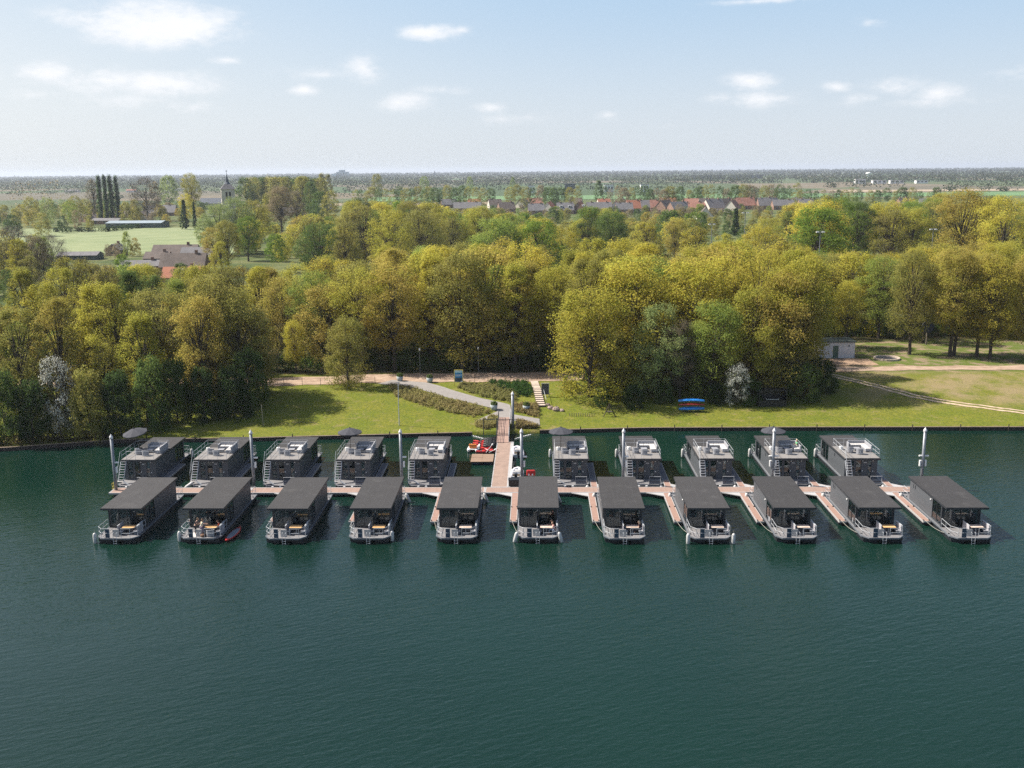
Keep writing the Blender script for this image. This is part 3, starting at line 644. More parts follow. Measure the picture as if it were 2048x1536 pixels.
for i, x in enumerate(XB):
    c = x+2.1; zz = 3.216; fl = rng.uniform(-.08, .08)
    rear((c, YB+rng.uniform(-.06,.06), 0), R(rng.uniform(-.3,.3)), RL.get(i, 'dark houseboat with furnished roof terrace, %s from the left in the rear row' % nth(i)), 'houseboats moored in the rear row')
    csofa((c+1.86, YB+7.10, zz), 0, 'grey corner sofa on the roof terrace of the %s' % RB(i), 'corner sofas on the roof terraces')
    arm((c-.78+fl, YB+4.5+fl, zz), R(-30+60*fl), 'armchair nearer the stair, roof terrace of the %s' % RB(i), 'tub armchairs on the roof terraces')
    arm((c+.22-fl, YB+3.85, zz), R(12-90*fl), 'armchair nearer the front rail, roof terrace of the %s' % RB(i), 'tub armchairs on the roof terraces')
    low((c+.32, YB+5.35, zz), fl, 'low grey table in front of the sofa on the %s' % RB(i), 'low tables on the roof terraces')
    stool((c-1.45, YB+5.7+fl*2, zz), 0, 'small round white stool on the roof terrace of the %s' % RB(i), 'stools on the roof terraces')
PL = {0: 'tilted dark grey parasol on the leftmost terrace houseboat', 3: 'open charcoal parasol on the terrace houseboat fourth from the left', 5: 'open charcoal parasol on the terrace houseboat just right of the gangway', 8: 'charcoal parasol half hidden behind a mooring pile'}
for i in PL:
    o = para((XB[i]+2.1-1.12, YB+6.35, 3.216), .2*i, PL[i], 'parasols on the roof terraces')
    if i == 0: o.location.x -= .55; o.location.y += .55; o.rotation_euler = (R(9), R(-7), 0)

# fenders
def make_fender():
    t = thing('fender', 'x', 'fender')
    pr = [(.03,-.62),(.13,-.56),(.19,-.42),(.20,0),(.19,.42),(.13,.56),(.04,.62)]
    MB().lathe(pr, n=12).build('body', 'fender', t, smooth=True); MB().tube([(0,0,.6),(0,.03,.95)], .015, 5).build('line', 'rope', t); return t
def make_fender_small():
    t = thing('round_fender', 'x', 'fender')
    MB().lathe([(.03,-.3),(.15,-.24),(.21,-.08),(.21,.08),(.15,.24),(.04,.32)], n=12).build('body', 'fender', t, smooth=True); MB().tube([(0,0,.3),(0,.03,.6)], .015, 5).build('line', 'rope', t); return t
fen = Seq(make_fender); fsm = Seq(make_fender_small)
for i, sx, yy, q in ((0,-1,.3,0),(1,-1,.8,0),(3,1,.9,0),(5,-1,.55,1),(5,1,.55,1),(7,-1,.1,0),(7,1,.1,0)):
    o = fen((XF[i]+2.1+sx*2.25, YF+yy, .45), 0, 'long white fender at the %s front corner of the %s' % ('left' if sx < 0 else 'right', FB(i)), 'long white fenders')
    o.rotation_euler = (0, R(14)*sx*-q, 0)
for i in range(5, 10): fen((XB[i]+2.1-2.32, YB+13.3, .62), 0, 'long white fender at the far left corner of the %s' % RB(i), 'long white fenders')
fen((XB[0]+2.1+2.3, YB+13.9, .62), 0, 'long white fender at the far right corner of the leftmost rear-row houseboat', 'long white fenders')
o = fen((XB[1]-.1, YB+.35, .55), 0, 'white fender slung slanting off the second rear-row houseboat', 'long white fenders'); o.rotation_euler = (0, R(55), 0)
for i in (6, 7, 8, 9, 10): fsm((XF[i]-.22, YF+13.4, .55), 0, 'round white fender between the dock and the %s' % FB(i), 'round fenders at the dock')
for i in (3, 4, 5): 
    o = fen((XF[i]+4.45, YF+12.9, .45), 0, 'long pale fender at the dock-side right corner of the %s' % FB(i), 'long white fenders'); o.rotation_euler = (R(-8), R(-24), 0)
for i in range(5, 10): fsm((XB[i]+3.9, YB-.16, .35), 0, 'round white fender between the dock and the %s' % RB(i), 'round fenders at the dock')

# ---------------------------------------------------------------- docks
def dock_block(root, x0, x1, y0, y1, m, edge=.12, z=.50):
    MB().box(x0+edge, x1-edge, y0+edge, y1-edge, z-.10, z).build('decking', m, root)
    e = MB(); e.box(x0, x1, y0, y0+edge, z-.18, z+.012); e.box(x0, x1, y1-edge, y1, z-.18, z+.012); e.box(x0, x0+edge, y0+edge, y1-edge, z-.18, z+.012); e.box(x1-edge, x1, y0+edge, y1-edge, z-.18, z+.012)
    e.build('edge_beam', 'alu', root)
    f = MB(); L = x1-x0
    if L > y1-y0:
        n = max(1, int(L/4.3))
        for i in range(n): f.box(x0+L*i/n+.5, x0+L*(i+1)/n-.5, y0+.15, y1-.15, -.35, z-.18)
    else:
        L = y1-y0; n = max(1, int(L/4.8))
        for i in range(n): f.box(x0+.06, x1-.06, y0+L*i/n+.4, y0+L*(i+1)/n-.4, -.35, z-.18)
    f.build('float', 'hull', root)
dk = thing('floating_walkway', 'long floating walkway of pinkish boards with pale edges between the two rows', 'walkway', (0,0,0))
cuts = [-49.4,-33.2,-16.1,-5.9,10.3,27.6,45.9]
for a, b_ in zip(cuts, cuts[1:]): dock_block(dk, a, b_-.03, 109.22, 111.20, 'dock')
pw = thing('landing_pontoon', 'pinkish landing pontoon joining the walkway to the gangway', 'pontoon', (0,0,0)); dock_block(pw, -5.30, -3.35, 111.24, 131.0, mat('pontoon_boards', (.27,.19,.15), .85, .12, 1.2), .10)
MB().box(-3.345, -3.02, 111.3, 131.0, .30, .52).build('service_duct', 'alu', pw)
mb = MB()
for yy in np.arange(112.2, 130, 2.9): mb.box(-5.42, -5.30, yy-.08, yy+.08, .5, .60)
mb.build('mooring_cleat', 'black', pw)
def make_finger():
    t = thing('finger_jetty', 'x', 'jetty')      # runs toward -y from the dock
    dock_block(t, 0, .78, -9.62, -.03, 'dock_long', .07)
    MB().prism([(-1.9,-.03),(-.004,-.03),(-.004,-1.25)], .42, .497).build('gusset', 'alu', t)
    mb = MB()
    for (x_, y_) in ((.1,-9.4),(.68,-9.4),(.68,-5),(.1,-5)): mb.box(x_-.05,x_+.05,y_-.09,y_+.09,.515,.60)
    mb.build('mooring_cleat', 'black', t); return t
finger = Seq(make_finger)
for i in range(1, 11): finger((XF[i]-.86 if i != 4 else XF[i]-1.05, 109.19, 0), 0, 'narrow finger jetty left of the %s' % FB(i), 'front finger jetties')
def make_finger2():
    t = thing('rear_finger_jetty', 'x', 'jetty')
    MB().box(.07, .71, 2.5, 9.7, .40, .50).build('grey_decking', 'dock_grey', t); MB().box(.07, .71, .1, 2.49, .40, .50).build('decking', 'dock_long', t)
    e = MB(); e.box(0,.07,.03,9.77,.32,.512); e.box(.71,.78,.03,9.77,.32,.512); e.box(.07,.71,9.70,9.77,.32,.512); e.build('edge_beam', 'alu', t)
    MB().prism([(.785,.03),(2.2,.03),(.785,1.2)], .42, .497).build('gusset', 'alu', t); MB().box(.1,.68,.5,9.5,-.3,.32).build('float', 'hull', t); return t
finger2 = Seq(make_finger2)
for i in range(10): finger2((XB[i]+4.32, 111.21, 0), 0, 'grey finger jetty right of the %s' % RB(i), 'rear finger jetties')
# mooring ropes from finger tips to the boats
def rope(a, b_, sag, label):
    a, b_ = Vector(a), Vector(b_); pts = [a.lerp(b_, k/10)-Vector((0,0,sag*4*(k/10)*(1-k/10))) for k in range(11)]
    tag(MB().tube(pts, .02, 5).build('mooring_rope', 'rope'), label, 'rope', 'mooring ropes at the finger jetties')
for i in range(2, 11): rope((XF[i]-.62, 99.7, .58), (XF[i]+.2, YF+1.2, .64), .28, 'slack mooring rope from the finger jetty to the %s' % FB(i))
# mooring piles
def make_pile(h=7.0, r=.175):
    t = thing('mooring_pile', 'x', 'pile'); MB().lathe([(r,-1.5),(r,h-.28)], n=16).build('shaft', 'steel', t, smooth=False)
    for p in t.children[0].data.polygons: p.use_smooth = len(p.vertices) == 4
    MB().lathe([(r+.03,h-.28),(r+.035,h-.10),(.03,h+.22)], n=16).build('cap', 'cap', t)
    return t
pile = Seq(make_pile)
for i, (x, y, lab) in enumerate(((-48.98,110.35,'tall steel mooring pile with camera at the left end of the walkway'),(-33.3,112.2,'steel mooring pile between the second and third rear-row houseboats'),(-15.82,112.4,'steel mooring pile left of the fifth rear-row houseboat'),
    (-1.7,112.4,'steel mooring pile beside the inflatable dinghies'),(10.15,112.4,'steel mooring pile left of the seventh rear-row houseboat'),(27.5,112.4,'steel mooring pile in front of a charcoal parasol'),(44.76,112.4,'steel mooring pile standing farthest right, against open water'))):
    o = pile((x, y, 0), 0, lab, 'mooring piles')
    if i in (0, 5, 6):
        MB().box(.21, .40, -.12, .12, 2.6, 3.3).build('meter_box', 'white', o) if i == 0 else MB().box(-.40, -.21, -.12, .12, 2.6, 3.3).build('meter_box', 'white', o)
        MB().box(.1, .62, -.09, .09, 3.75, 3.92).build('camera', 'white', o, bevel=.03) if i == 0 else MB().box(-.5, -.1, -.09, .09, 3.75, 3.92).build('camera', 'white', o, bevel=.03)
bp_ = make_pile(5.6, .20); bp_.location = (-3.32, 138.6, 0); tag(bp_, 'mooring pile standing at the gangway among the plants', 'pile')
# gangway
gw = thing('gangway', 'sloping boarded gangway with railings from the pontoon up to the paved walk', 'gangway', (0,0,0))
gz = lambda y: .56+(y-130.6)*(1.55-.56)/(140.6-130.6)
gx0, gx1 = -5.36, -3.74
MB().add([(gx0,130.6,gz(130.6)-.1),(gx1,130.6,gz(130.6)-.1),(gx1,140.6,gz(140.6)-.1),(gx0,140.6,gz(140.6)-.1),(gx0,130.6,gz(130.6)),(gx1,130.6,gz(130.6)),(gx1,140.6,gz(140.6)),(gx0,140.6,gz(140.6))],[(0,3,2,1),(4,5,6,7),(0,1,5,4),(1,2,6,5),(2,3,7,6),(3,0,4,7)]).build('decking', planks('gangway_boards', (.29,.19,.155), (.36,.25,.205), 1, .27, (.16,.09,.07), .8), gw)
for xx, m in ((gx0-.03, 'frame'), (gx1+.03, 'rail')):
    mb = MB()
    for h in (.12, .35, .6, .85, 1.1): mb.tube([(xx, 130.6, gz(130.6)+h), (xx, 140.6, gz(140.6)+h)], .035 if h > 1 else .02, 6)
    for k in range(9): y = 130.6+k*1.25; mb.tube([(xx, y, gz(y)-.05), (xx, y, gz(y)+1.1)], .03, 6)
    mb.build('railing', m, gw)
gt = thing('access_gate', 'dark steel gate frame with side wings across the gangway', 'gate', (0,0,0)); yg = 133.6
mb = MB(); z_ = gz(yg)
for xx in (gx0-.08, gx1+.08, gx0-1.9, gx1+1.1): mb.tube([(xx, yg, z_-.9 if abs(xx+4.5) < 1.2 else -.4), (xx, yg, z_+2.15)], .05, 6)
mb.tube([(gx0-1.9, yg, z_+2.15), (gx1+1.1, yg, z_+2.15)], .05, 6); mb.build('frame', 'frame', gt)
mb = MB()
for k in range(7): xx = gx0+.12+k*(gx1-gx0-.24)/6; mb.tube([(xx, yg, z_+.1), (xx, yg, z_+2.0)], .016, 5)
mb.tube([(gx0+.1,yg,z_+.1),(gx1-.1,yg,z_+.1)], .025, 5); mb.tube([(gx0+.1,yg,z_+2.0),(gx1-.1,yg,z_+2.0)], .025, 5); mb.build('gate_leaf', 'frame', gt)
mb = MB()
for x0 in (gx0-1.85, gx1+.12):
    for k in range(6): mb.tube([(x0+k*.19, yg, z_-.3), (x0+k*.19, yg, z_+2.1)], .014, 5)
mb.build('side_wing', 'frame', gt)
# yellow safety ladder at the left dock end
t = thing('safety_ladder', 'small yellow safety ladder at the left end of the walkway', 'ladder', (-49.5, 110.6, 0)); mb = MB()
for s in (0, .42): mb.tube([(.25, s, .5), (.25, s, 1.25), (-.02, s, 1.25), (-.02, s, -.4)], .035, 6)
mb.build('rails', 'yellow', t); mb = MB()
for z in (-.1, .2, .5, .8): mb.tube([(-.02,0,z),(-.02,.42,z)], .025, 5)
mb.build('rungs', 'yellow', t)
# raft on barrels
t = thing('wooden_raft', 'square wooden raft on blue barrels beside the landing pontoon', 'raft', (-8.35, 121.7, 0))
for i in range(2):
    for j in range(2): MB().box(i*1.44+.01, i*1.44+1.43, j*1.75+.01, j*1.75+1.74, .38+.012*((i+j) % 2), .47+.012*((i+j) % 2)).build('deck_board', 'raft', t)
for x0 in (.15, 1.7): 
    for y0_ in (.3, 2.0): MB().tube([(x0, y0_+.4, .1), (x0+1.0, y0_+.4, .1)], .29, 12).build('barrel', 'blueb', t)
MB().box(.05, 2.85, .05, .16, .26, .38).build('beam', 'timber', t)
def floatline(pts, label):
    t = thing('float_line', label, 'float line', (0,0,0)); MB().tube([(x,y,.04) for x,y in pts], .015, 4).build('rope', 'rope', t); mb = MB()
    for (a, b_) in zip(pts, pts[1:]):
        for k in range(6): u = k/6; mb.lathe([(.02,-.09),(.10,-.04),(.10,.04),(.02,.09)], (a[0]+(b_[0]-a[0])*u, a[1]+(b_[1]-a[1])*u, .05), 7)
    o = mb.build('floats', 'white', t); o['kind'] = 'stuff'
floatline([(-10.6,137.0),(-9.0,136.0),(-7.6,134.6),(-6.3,133.9)], 'string of small white floats on the water left of the gangway'); floatline([(-2.9,134.2),(-1.9,135.4),(-.6,136.6)], 'string of small white floats on the water right of the gangway')
# kayaks moored nose-on to the pontoon
def kayak_mesh(L, w, h, n=14):
    mb = MB(); k = 9
    for i in range(n+1):
        u = i/n*2-1; ww = w*.5*max(.04, (1-abs(u)**2.4)); top = h*(.62+.38*abs(u)**2.2); bot = -.10*(1-u*u)+.06*u*u
        for j in range(k):
            a = math.pi*j/(k-1); y = ww*math.cos(a); z = top-(top-bot)*max(0, math.sin(a))**.7
            mb.v.append((u*L/2, y, z))
    for i in range(n):
        for j in range(k-1): mb.f.append((i*k+j, (i+1)*k+j, (i+1)*k+j+1, i*k+j+1))
        mb.f.append((i*k+k-1, (i+1)*k+k-1, (i+1)*k, i*k))
    return mb
def make_kayak(color, seat='black', L=2.7, w=.74, h=.34):
    t = thing('kayak', 'x', 'kayak')
    kayak_mesh(L, w, h).build('hull', color, t, smooth=True)
    for x0 in (-.45, .45): MB().lathe([(.20,.24),(.25,.30),(.25,.335),(.19,.26)], (x0,0,0), 14).build('cockpit', seat, t)
    return t
kr = Seq(lambda: make_kayak('red')); kb = Seq(lambda: make_kayak('black', 'black', 1.75, .70, .42))
for q, yy in enumerate((132.3, 131.2, 130.1, 129.0)):
    o = kr((-7.25, yy, .08), R(3), '%s red kayak from the back, nose to the black tubs by the pontoon' % nth(q), 'red kayaks by the pontoon')
for q, yy in enumerate((133.0, 132.1, 131.2, 130.3, 129.4)):
    o = kb((-6.25, yy, .26), R(4), '%s black tub-like kayak from the back, beside the pontoon' % nth(q), 'black kayaks by the pontoon'); o.rotation_euler = (0, R(-8), R(4))
kt = Seq(lambda: make_kayak('red', 'black', 1.9, .86, .40))
kt((-7.0, 127.15, .12), R(28), 'short red kayak next to the orange pedal boat', 'short red kayaks'); kt((-5.95, 127.55, .16), R(-20), 'short red kayak touching the pontoon edge', 'short red kayaks')
for q, (a, b_) in enumerate((((-6.6,126.5,.3),(-5.9,128.6,.75)),((-6.2,126.4,.35),(-5.5,126.1,.75)))):
    p = thing('paddle', ['pale paddle lying across two short red kayaks', 'pale paddle sticking out toward the pontoon'][q], 'paddle', (0,0,0)); MB().tube([a, b_], .03, 5).build('shaft', 'white', p)
    d = (Vector(b_)-Vector(a)).normalized(); MB().tube([Vector(b_)-d*.05, Vector(b_)+d*.18, Vector(b_)+d*.40], [.03,.11,.04], 6).build('blade', 'white', p)
t = thing('pedal_boat', 'white pedal boat with an orange seat beyond the wooden raft', 'pedal boat', (-8.35, 128.6, 0)); t.rotation_euler = (0,0,R(84))
for s in (-.55, .55): kayak_mesh(3.1, .5, .45).xf(Matrix.Translation((0, s, .05))).build('float', 'white', t, smooth=True)
MB().box(-.9, .8, -.52, .52, .30, .42).build('platform', 'white', t, bevel=.05); MB().box(-.55, .0, -.5, .5, .42, .62).build('seat', 'orange', t, bevel=.06); MB().box(-.72, -.5, -.5, .5, .5, 1.05).build('backrest', 'orange', t, bevel=.06)
MB().box(.35, .75, -.3, .3, .42, .62).build('pedal_box', 'white', t, bevel=.05)
# inflatable dinghies
def make_rib():
    t = thing('inflatable_dinghy', 'x', 'dinghy'); pts = []
    pts = [(-.62,-1.9,.32),(-.64,-1.0,.32),(-.64,.2,.33),(-.58,.95,.38),(-.36,1.55,.46),(0,1.78,.50),(.36,1.55,.46),(.58,.95,.38),(.64,.2,.33),(.64,-1.0,.32),(.62,-1.9,.32)]
    rs = [.10,.22,.23,.23,.23,.23,.23,.23,.23,.22,.10]
    MB().tube(pts, rs, 12).build('tube', 'tube', t, smooth=True)
    MB().prism([(-.5,-1.6),(.5,-1.6),(.5,.8),(.25,1.4),(-.25,1.4),(-.5,.8)], -.08, .16).build('hull', 'darkfab', t)
    MB().box(-.46, .46, -.55, -.10, .16, .50).build('seat', mat('tan_seat', (.62,.46,.28), .7), t, bevel=.05); MB().box(-.46, .46, -.62, -.52, .5, .82).build('backrest', 'white', t, bevel=.04)
    MB().box(-.30, .30, .25, .62, .16, .72).build('console', 'white', t, bevel=.06); MB().box(-.52, .52, -1.62, -1.52, -.05, .5).build('transom', 'white', t)
    mb = MB(); mb.box(-.17,.17,-2.05,-1.65,.45,.95); mb.box(-.09,.09,-1.95,-1.72,-.5,.45); mb.build('outboard_motor', 'black', t, bevel=.05)
    MB().tube([(-.5,-1.2,.55),(-.42,-1.25,1.15),(.42,-1.25,1.15),(.5,-1.2,.55)], .03, 6).build('frame_arch', 'rail', t)
    return t
rib = Seq(make_rib); rib((-2.45, 126.6, 0), R(4), 'white inflatable dinghy moored farther along the pontoon, toward the bank', 'inflatable dinghies'); rib((-2.35, 116.9, 0), R(-3), 'white inflatable dinghy with a tan seat, nearer the walkway', 'inflatable dinghies')
t = thing('dock_box', 'black storage box on the walkway corner in front of the dinghies', 'storage box', (-2.45, 111.85, .52)); MB().box(-.78,.82,-.45,.45,0,.72).build('body', 'black', t, bevel=.03); MB().box(-.82,.86,-.49,.49,.722,.80).build('lid', 'black', t, bevel=.02)
MB().box(-1.2, 1.2, -.6, .9, -.35, -.05).build('bracket', 'hull', t)
t = thing('rescue_post', 'red lifebuoy housing on a post behind the roofs by the dinghies', 'lifebuoy', (-.62, 111.0, .5)); MB().tube([(0,0,0),(0,0,1.5)], .05, 8).build('post', 'white', t)
MB().box(-.52,.52,-.14,.14,1.45,2.15).build('housing', 'red', t, bevel=.13)
for s in (-.24, .18): MB().box(s-.08,s+.08,-.155,-.141,1.5,1.72).build('reflector', 'white', t)
# red paddleboard beside the second boat
t = thing('paddleboard', 'red-edged inflatable paddleboard floating at the side of a houseboat', 'paddleboard', (XF[1]+2.1+2.75, YF+2.4, .06)); t.rotation_euler = (0,0,R(86))
kayak_mesh(4.3, .95, .22).build('board', 'red', t, smooth=True); MB().prism([(1.7*math.cos(a)*1.0, .34*math.sin(a)) for a in [2*math.pi*k/20 for k in range(20)]], .142, .172).build('deck_pad', mat('grey_pad', (.20,.23,.27), .8, .2, 4), t)
t = thing('travel_bag', 'brown bag lying on the front deck of the second front-row houseboat', 'bag', (XF[1]+2.1+.25, YF+.55, .576)); MB().lathe([(.10,.0),(.26,.06),(.28,.20),(.12,.30)], n=10).build('body', mat('brown_canvas', (.16,.085,.05), .9, .2, 5), t, smooth=True); MB().tube([(-.15,0,.24),(-.1,0,.42),(.1,0,.42),(.15,0,.24)], .02, 5).build('handle', 'black', t)
t = thing('beach_towel', 'pale towel spread on the deck boards of the second front-row houseboat', 'towel', (XF[1]+2.1-.85, YF+1.0, .584)); MB().prism([(-.45,-.7),(.4,-.62),(.5,.55),(-.3,.7)], 0, .025).build('cloth', 'palefab', t)
# tub chair, blue barrel chair etc on boat two
o = dup(arm.p, (XF[1]+2.1+.95, YF+.75, .576), R(20), 'grey-blue tub chair at the front rail of the second front-row houseboat', 'x'); del o['group']
# ---------------------------------------------------------------- people
def skin_mesh(name, verts, edges, m, parent, levels=1):
    me = bpy.data.meshes.new(name); me.from_pydata([v[0] for v in verts], edges, []); o = bpy.data.objects.new(name, me); COL.objects.link(o)
    o.modifiers.new('skin', 'SKIN').use_smooth_shade = True
    for i, v in enumerate(verts):
        sv = me.skin_vertices[0].data[i]; r_ = v[1]; sv.radius = r_ if isinstance(r_, tuple) else (r_, r_); sv.use_root = i == 0
    sb = o.modifiers.new('sub', 'SUBSURF'); sb.levels = levels; sb.render_levels = levels
    bpy.context.view_layer.update()
    dg = bpy.context.evaluated_depsgraph_get(); nm = bpy.data.meshes.new_from_object(o.evaluated_get(dg)); nm.name = name
    bpy.data.objects.remove(o); nm.materials.clear(); nm.materials.append(m); nm.shade_smooth()
    q = bpy.data.objects.new(name, nm); COL.objects.link(q); q.parent = parent; return q
def person(label, loc, rz, shirt, legs, hair='hair', pose='sit', lean=.12, arm=.3, long=False):
    """a seated or standing figure facing local +y, origin at the seat (sit) or floor (stand)"""
    t = thing('person', label, 'person', loc, rz)
    sit = pose == 'sit'; zb = .10 if sit else .92
    def P(x, y, z): return (x, y+lean*max(0, z)*.8, z+zb-.10)
    B = [(P(0,0,.10),(.15,.11)),(P(0,-.01,.27),(.125,.10)),(P(0,-.01,.44),(.15,.11)),(P(0,0,.58),(.06,.06)),(P(0,.02,.66),(.055,.06)),(P(0,.035,.76),(.078,.098)),(P(0,.03,.86),(.062,.075))]
    E = [(0,1),(1,2),(2,3),(3,4),(4,5),(5,6)]
    B.append((P(0,.135,.74),.012)); E.append((5,7))                                   # nose
    for s in (-1, 1):
        k = len(B); B += [(P(s*.085,.02,.76),.014)]; E.append((5,k))                   # ear
        k = len(B); el_ = P(s*.26,.10,.30); wr = P(s*(.26-arm*.25),.10+arm*.9,.20+arm*.25)
        B += [(P(s*.17,-.01,.53),.058),(el_,.042),(wr,.030)]; E += [(2,k),(k,k+1),(k+1,k+2)]
        d = (Vector(wr)-Vector(el_)).normalized(); sd = Vector((1,0,0)); up = Vector((0,0,1))
        pm = Vector(wr)+d*.06; B.append((tuple(pm),(.036,.018))); E.append((k+2,k+3)); kp = k+3
        for j, (off, ln) in enumerate(((-.030,.062),(-.010,.074),(.010,.070),(.028,.055))):
            a = pm+sd*off+d*.035; b_ = a+d*ln*.55-up*.006; c = a+d*ln*.9-up*.028; n0 = len(B)
            B += [(tuple(a),.009),(tuple(b_),.0085),(tuple(c),.0075)]; E += [(kp,n0),(n0,n0+1),(n0+1,n0+2)]
        a = pm-sd*s*.038-d*.015; b_ = a-sd*s*.022+d*.035-up*.01; n0 = len(B); B += [(tuple(a),.010),(tuple(b_),.009)]; E += [(kp,n0),(n0,n0+1)]
        k = len(B)
        if sit: lg = [((s*.10,.05,.10),.085),((s*.14,.46,.12),.060),((s*.13,.50,-.34),.042),((s*.13,.64,-.40),.036)]
        else: lg = [((s*.09,.0,.90),.088),((s*.10,.03,.48),.060),((s*.10,-.02,.08),.042),((s*.11,.13,.04),.036)]
        B += [lg[0], lg[1], lg[2], lg[3]]; E += [(0,k),(k,k+1),(k+1,k+2),(k+2,k+3)]
    skin_mesh('body', B, E, M['skin'], t, 1)
    sh = [(P(0,0,.08),(.168,.13)),(P(0,-.01,.27),(.145,.12)),(P(0,-.01,.44),(.168,.128)),(P(0,0,.545),(.075,.075))]; se = [(0,1),(1,2),(2,3)]
    for s in (-1, 1):
        k = len(sh); sh += [(P(s*.17,-.01,.53),.074),(P(s*.225,.055,.39),.064)]; se += [(2,k),(k,k+1)]
    skin_mesh('shirt', sh, se, shirt, t, 1)
    tr_ = [((0,0,zb+.02) if sit else (0,0,.94),(.165,.135))]; te = []
    for s in (-1, 1):
        k = len(tr_)
        if sit: tr_ += [((s*.10,.06,.10),.102),((s*.14,.46,.12),.075),((s*.13,.50,-.26),.058)]
        else: tr_ += [((s*.09,0,.86),.104),((s*.10,.03,.48),.076),((s*.10,-.02,.14),.060)]
        te += [(0,k),(k,k+1),(k+1,k+2)]
    skin_mesh('trousers', tr_, te, legs, t, 1)
    hm = MB(); c = P(0,.015,.80)
    hm.lathe([(.100,-.10),(.112,-.03),(.108,.04),(.085,.095),(.03,.125)], c, 12)
    hm.v = [(x, y-.018 if y < c[1]+.05 else c[1]+.05-.018, z+(.045 if y > c[1]+.03 and z < c[2] else 0)) for x, y, z in hm.v]
    if long: hm.tube([(c[0], c[1]-.08, c[2]+.02), (c[0], c[1]-.11, c[2]-.15), (c[0], c[1]-.10, c[2]-.28)], [.09,.085,.05], 8)
    hm.build('hair', hair, t, smooth=True)
    ey = MB()
    for s in (-1, 1): e0 = P(s*.034,.122,.775); ey.lathe([(.004,-.008),(.011,-.003),(.011,.003),(.004,.008)], e0, 6)
    ey.build('eyes', 'black', t)
    return t
cloth = lambda n, c: mat(n, c, .9, .15, 8)
o_sh, p_sh, g_sh, d_sh, w_sh, b_tr, k_tr, l_tr, r_sh = cloth('orange_cloth', (.80,.20,.03)), cloth('pink_cloth', (.72,.40,.36)), cloth('green_cloth', (.03,.38,.16)), cloth('dark_cloth', (.03,.02,.03)), cloth('cream_cloth', (.62,.58,.42)), cloth('denim', (.14,.20,.30)), cloth('dark_trousers', (.03,.03,.04)), cloth('pale_trousers', (.6,.58,.56)), cloth('rust_cloth', (.45,.08,.03))
c6 = XF[5]+2.1; c7 = XF[6]+2.1; c2 = XF[1]+2.1; c9 = XB[8]+2.1
person('person in an orange shirt reaching across the deck table, next to someone in pink', (c6+1.62, YF+1.95, .98), R(95), o_sh, k_tr, 'hair', 'sit', .35, .55)
person('person in a pink top and pale jeans sitting at the table corner nearest the water', (c6+1.62, YF+1.20, .98), R(80), p_sh, b_tr, 'hair', 'sit', .22, .4)
person('person in a rust patterned top standing behind the glass, behind the orange shirt', (c6+1.35, YF+4.0, .60), R(170), r_sh, k_tr, 'fairhair', 'stand', .06, .3)
person('person in dark clothes standing inside, beside the one in rust', (c6+.45, YF+4.2, .60), R(185), d_sh, b_tr, 'hair', 'stand', .1, .3)
person('fair-haired person in orange sitting on the sofa behind the cabin glass', (c7-1.1, YF+4.15, 1.06), R(-140), o_sh, k_tr, 'fairhair', 'sit', .1, .2)
person('person in black sitting alone at the speckled deck table', (c7+1.62, YF+1.55, .98), R(85), d_sh, k_tr, 'fairhair', 'sit', .2, .4, True)
person('person in a red-orange top on the right bench, elbows on the wooden table', (c2+1.62, YF+1.9, .98), R(100), cloth('red_orange_cloth', (.75,.10,.02)), k_tr, 'hair', 'sit', .35, .5)
person('person in a cream jacket standing at the left side of the wooden deck table', (c2+.02, YF+.95, .576), R(-60), w_sh, cloth('lilac_trousers', (.28,.22,.3)), 'hair', 'stand', .18, .4)
person('person in black bending forward by the left rail on the second boat', (c2-.75, YF+1.3, .576), R(-80), d_sh, k_tr, 'hair', 'stand', .5, .45)
person('person in a green shirt sitting on the roof-terrace sofa', (c9+1.55, YB+5.5, 3.68), R(92), g_sh, l_tr, 'fairhair', 'sit', .0, .3)

# ---------------------------------------------------------------- things on the bank
def gz_(x, y): return hgt(x, y)
t = thing('information_board', 'yellow-framed information board with a blue water poster above the planting', 'sign', (-12.5, 158.2, gz_(-12.5, 158.2)))
for s in (-.68, .68): MB().box(s-.05, s+.05, -.05, .05, -.3, 2.75).build('post', 'yellow', t)
MB().box(-.63, .63, -.03, .03, 2.65, 2.76).build('top_bar', 'yellow', t)
pb = MB().box(-.62, .62, -.025, .025, .75, 2.645).build('board', 'white', t)
def flat(name, m, pts, parent, y=-.030):
    mb = MB(); mb.add([(x, y, z) for x, z in pts], [tuple(range(len(pts)))]); return mb.build(name, m, parent)
sb1, sb2, sb3 = mat('poster_sky', (.30,.55,.62), .5, .15, 2), mat('poster_water', (.01,.20,.42), .5, .4, 3), mat('poster_dark', (.03,.06,.09), .5, .5, 6)
flat('poster', sb1, [(-.6,2.25),(.6,2.25),(.6,2.63),(-.6,2.63)], pb); flat('poster', sb2, [(-.6,1.45),(.6,1.45),(.6,2.25),(-.6,2.25)], pb); flat('poster', sb3, [(-.6,.78),(.3,.78),(.6,1.0),(.6,1.45),(-.6,1.45)], pb)
flat('text_line', 'white', [(-.52,1.86),(.5,1.86),(.5,1.94),(-.52,1.94)], pb, -.034); flat('text_line', 'white', [(-.52,1.70),(.25,1.70),(.25,1.77),(-.52,1.77)], pb, -.034); flat('text_line', 'white', [(-.5,2.42),(.45,2.42),(.45,2.5),(-.5,2.5)], pb, -.034)
t = thing('panel_sign', 'dark notice panel in a pale frame beside the steps', 'sign', (1.45, 152.6, gz_(1.45, 152.6)))
MB().box(-.55, .55, -.03, .03, .35, 2.05).build('panel', 'darkfab', t); mb = MB()
for s in (-.6, .55): mb.box(s, s+.05, -.05, .05, -.2, 2.1)
mb.box(-.6, .6, -.05, .05, 2.102, 2.16); mb.build('frame', 'rail', t)
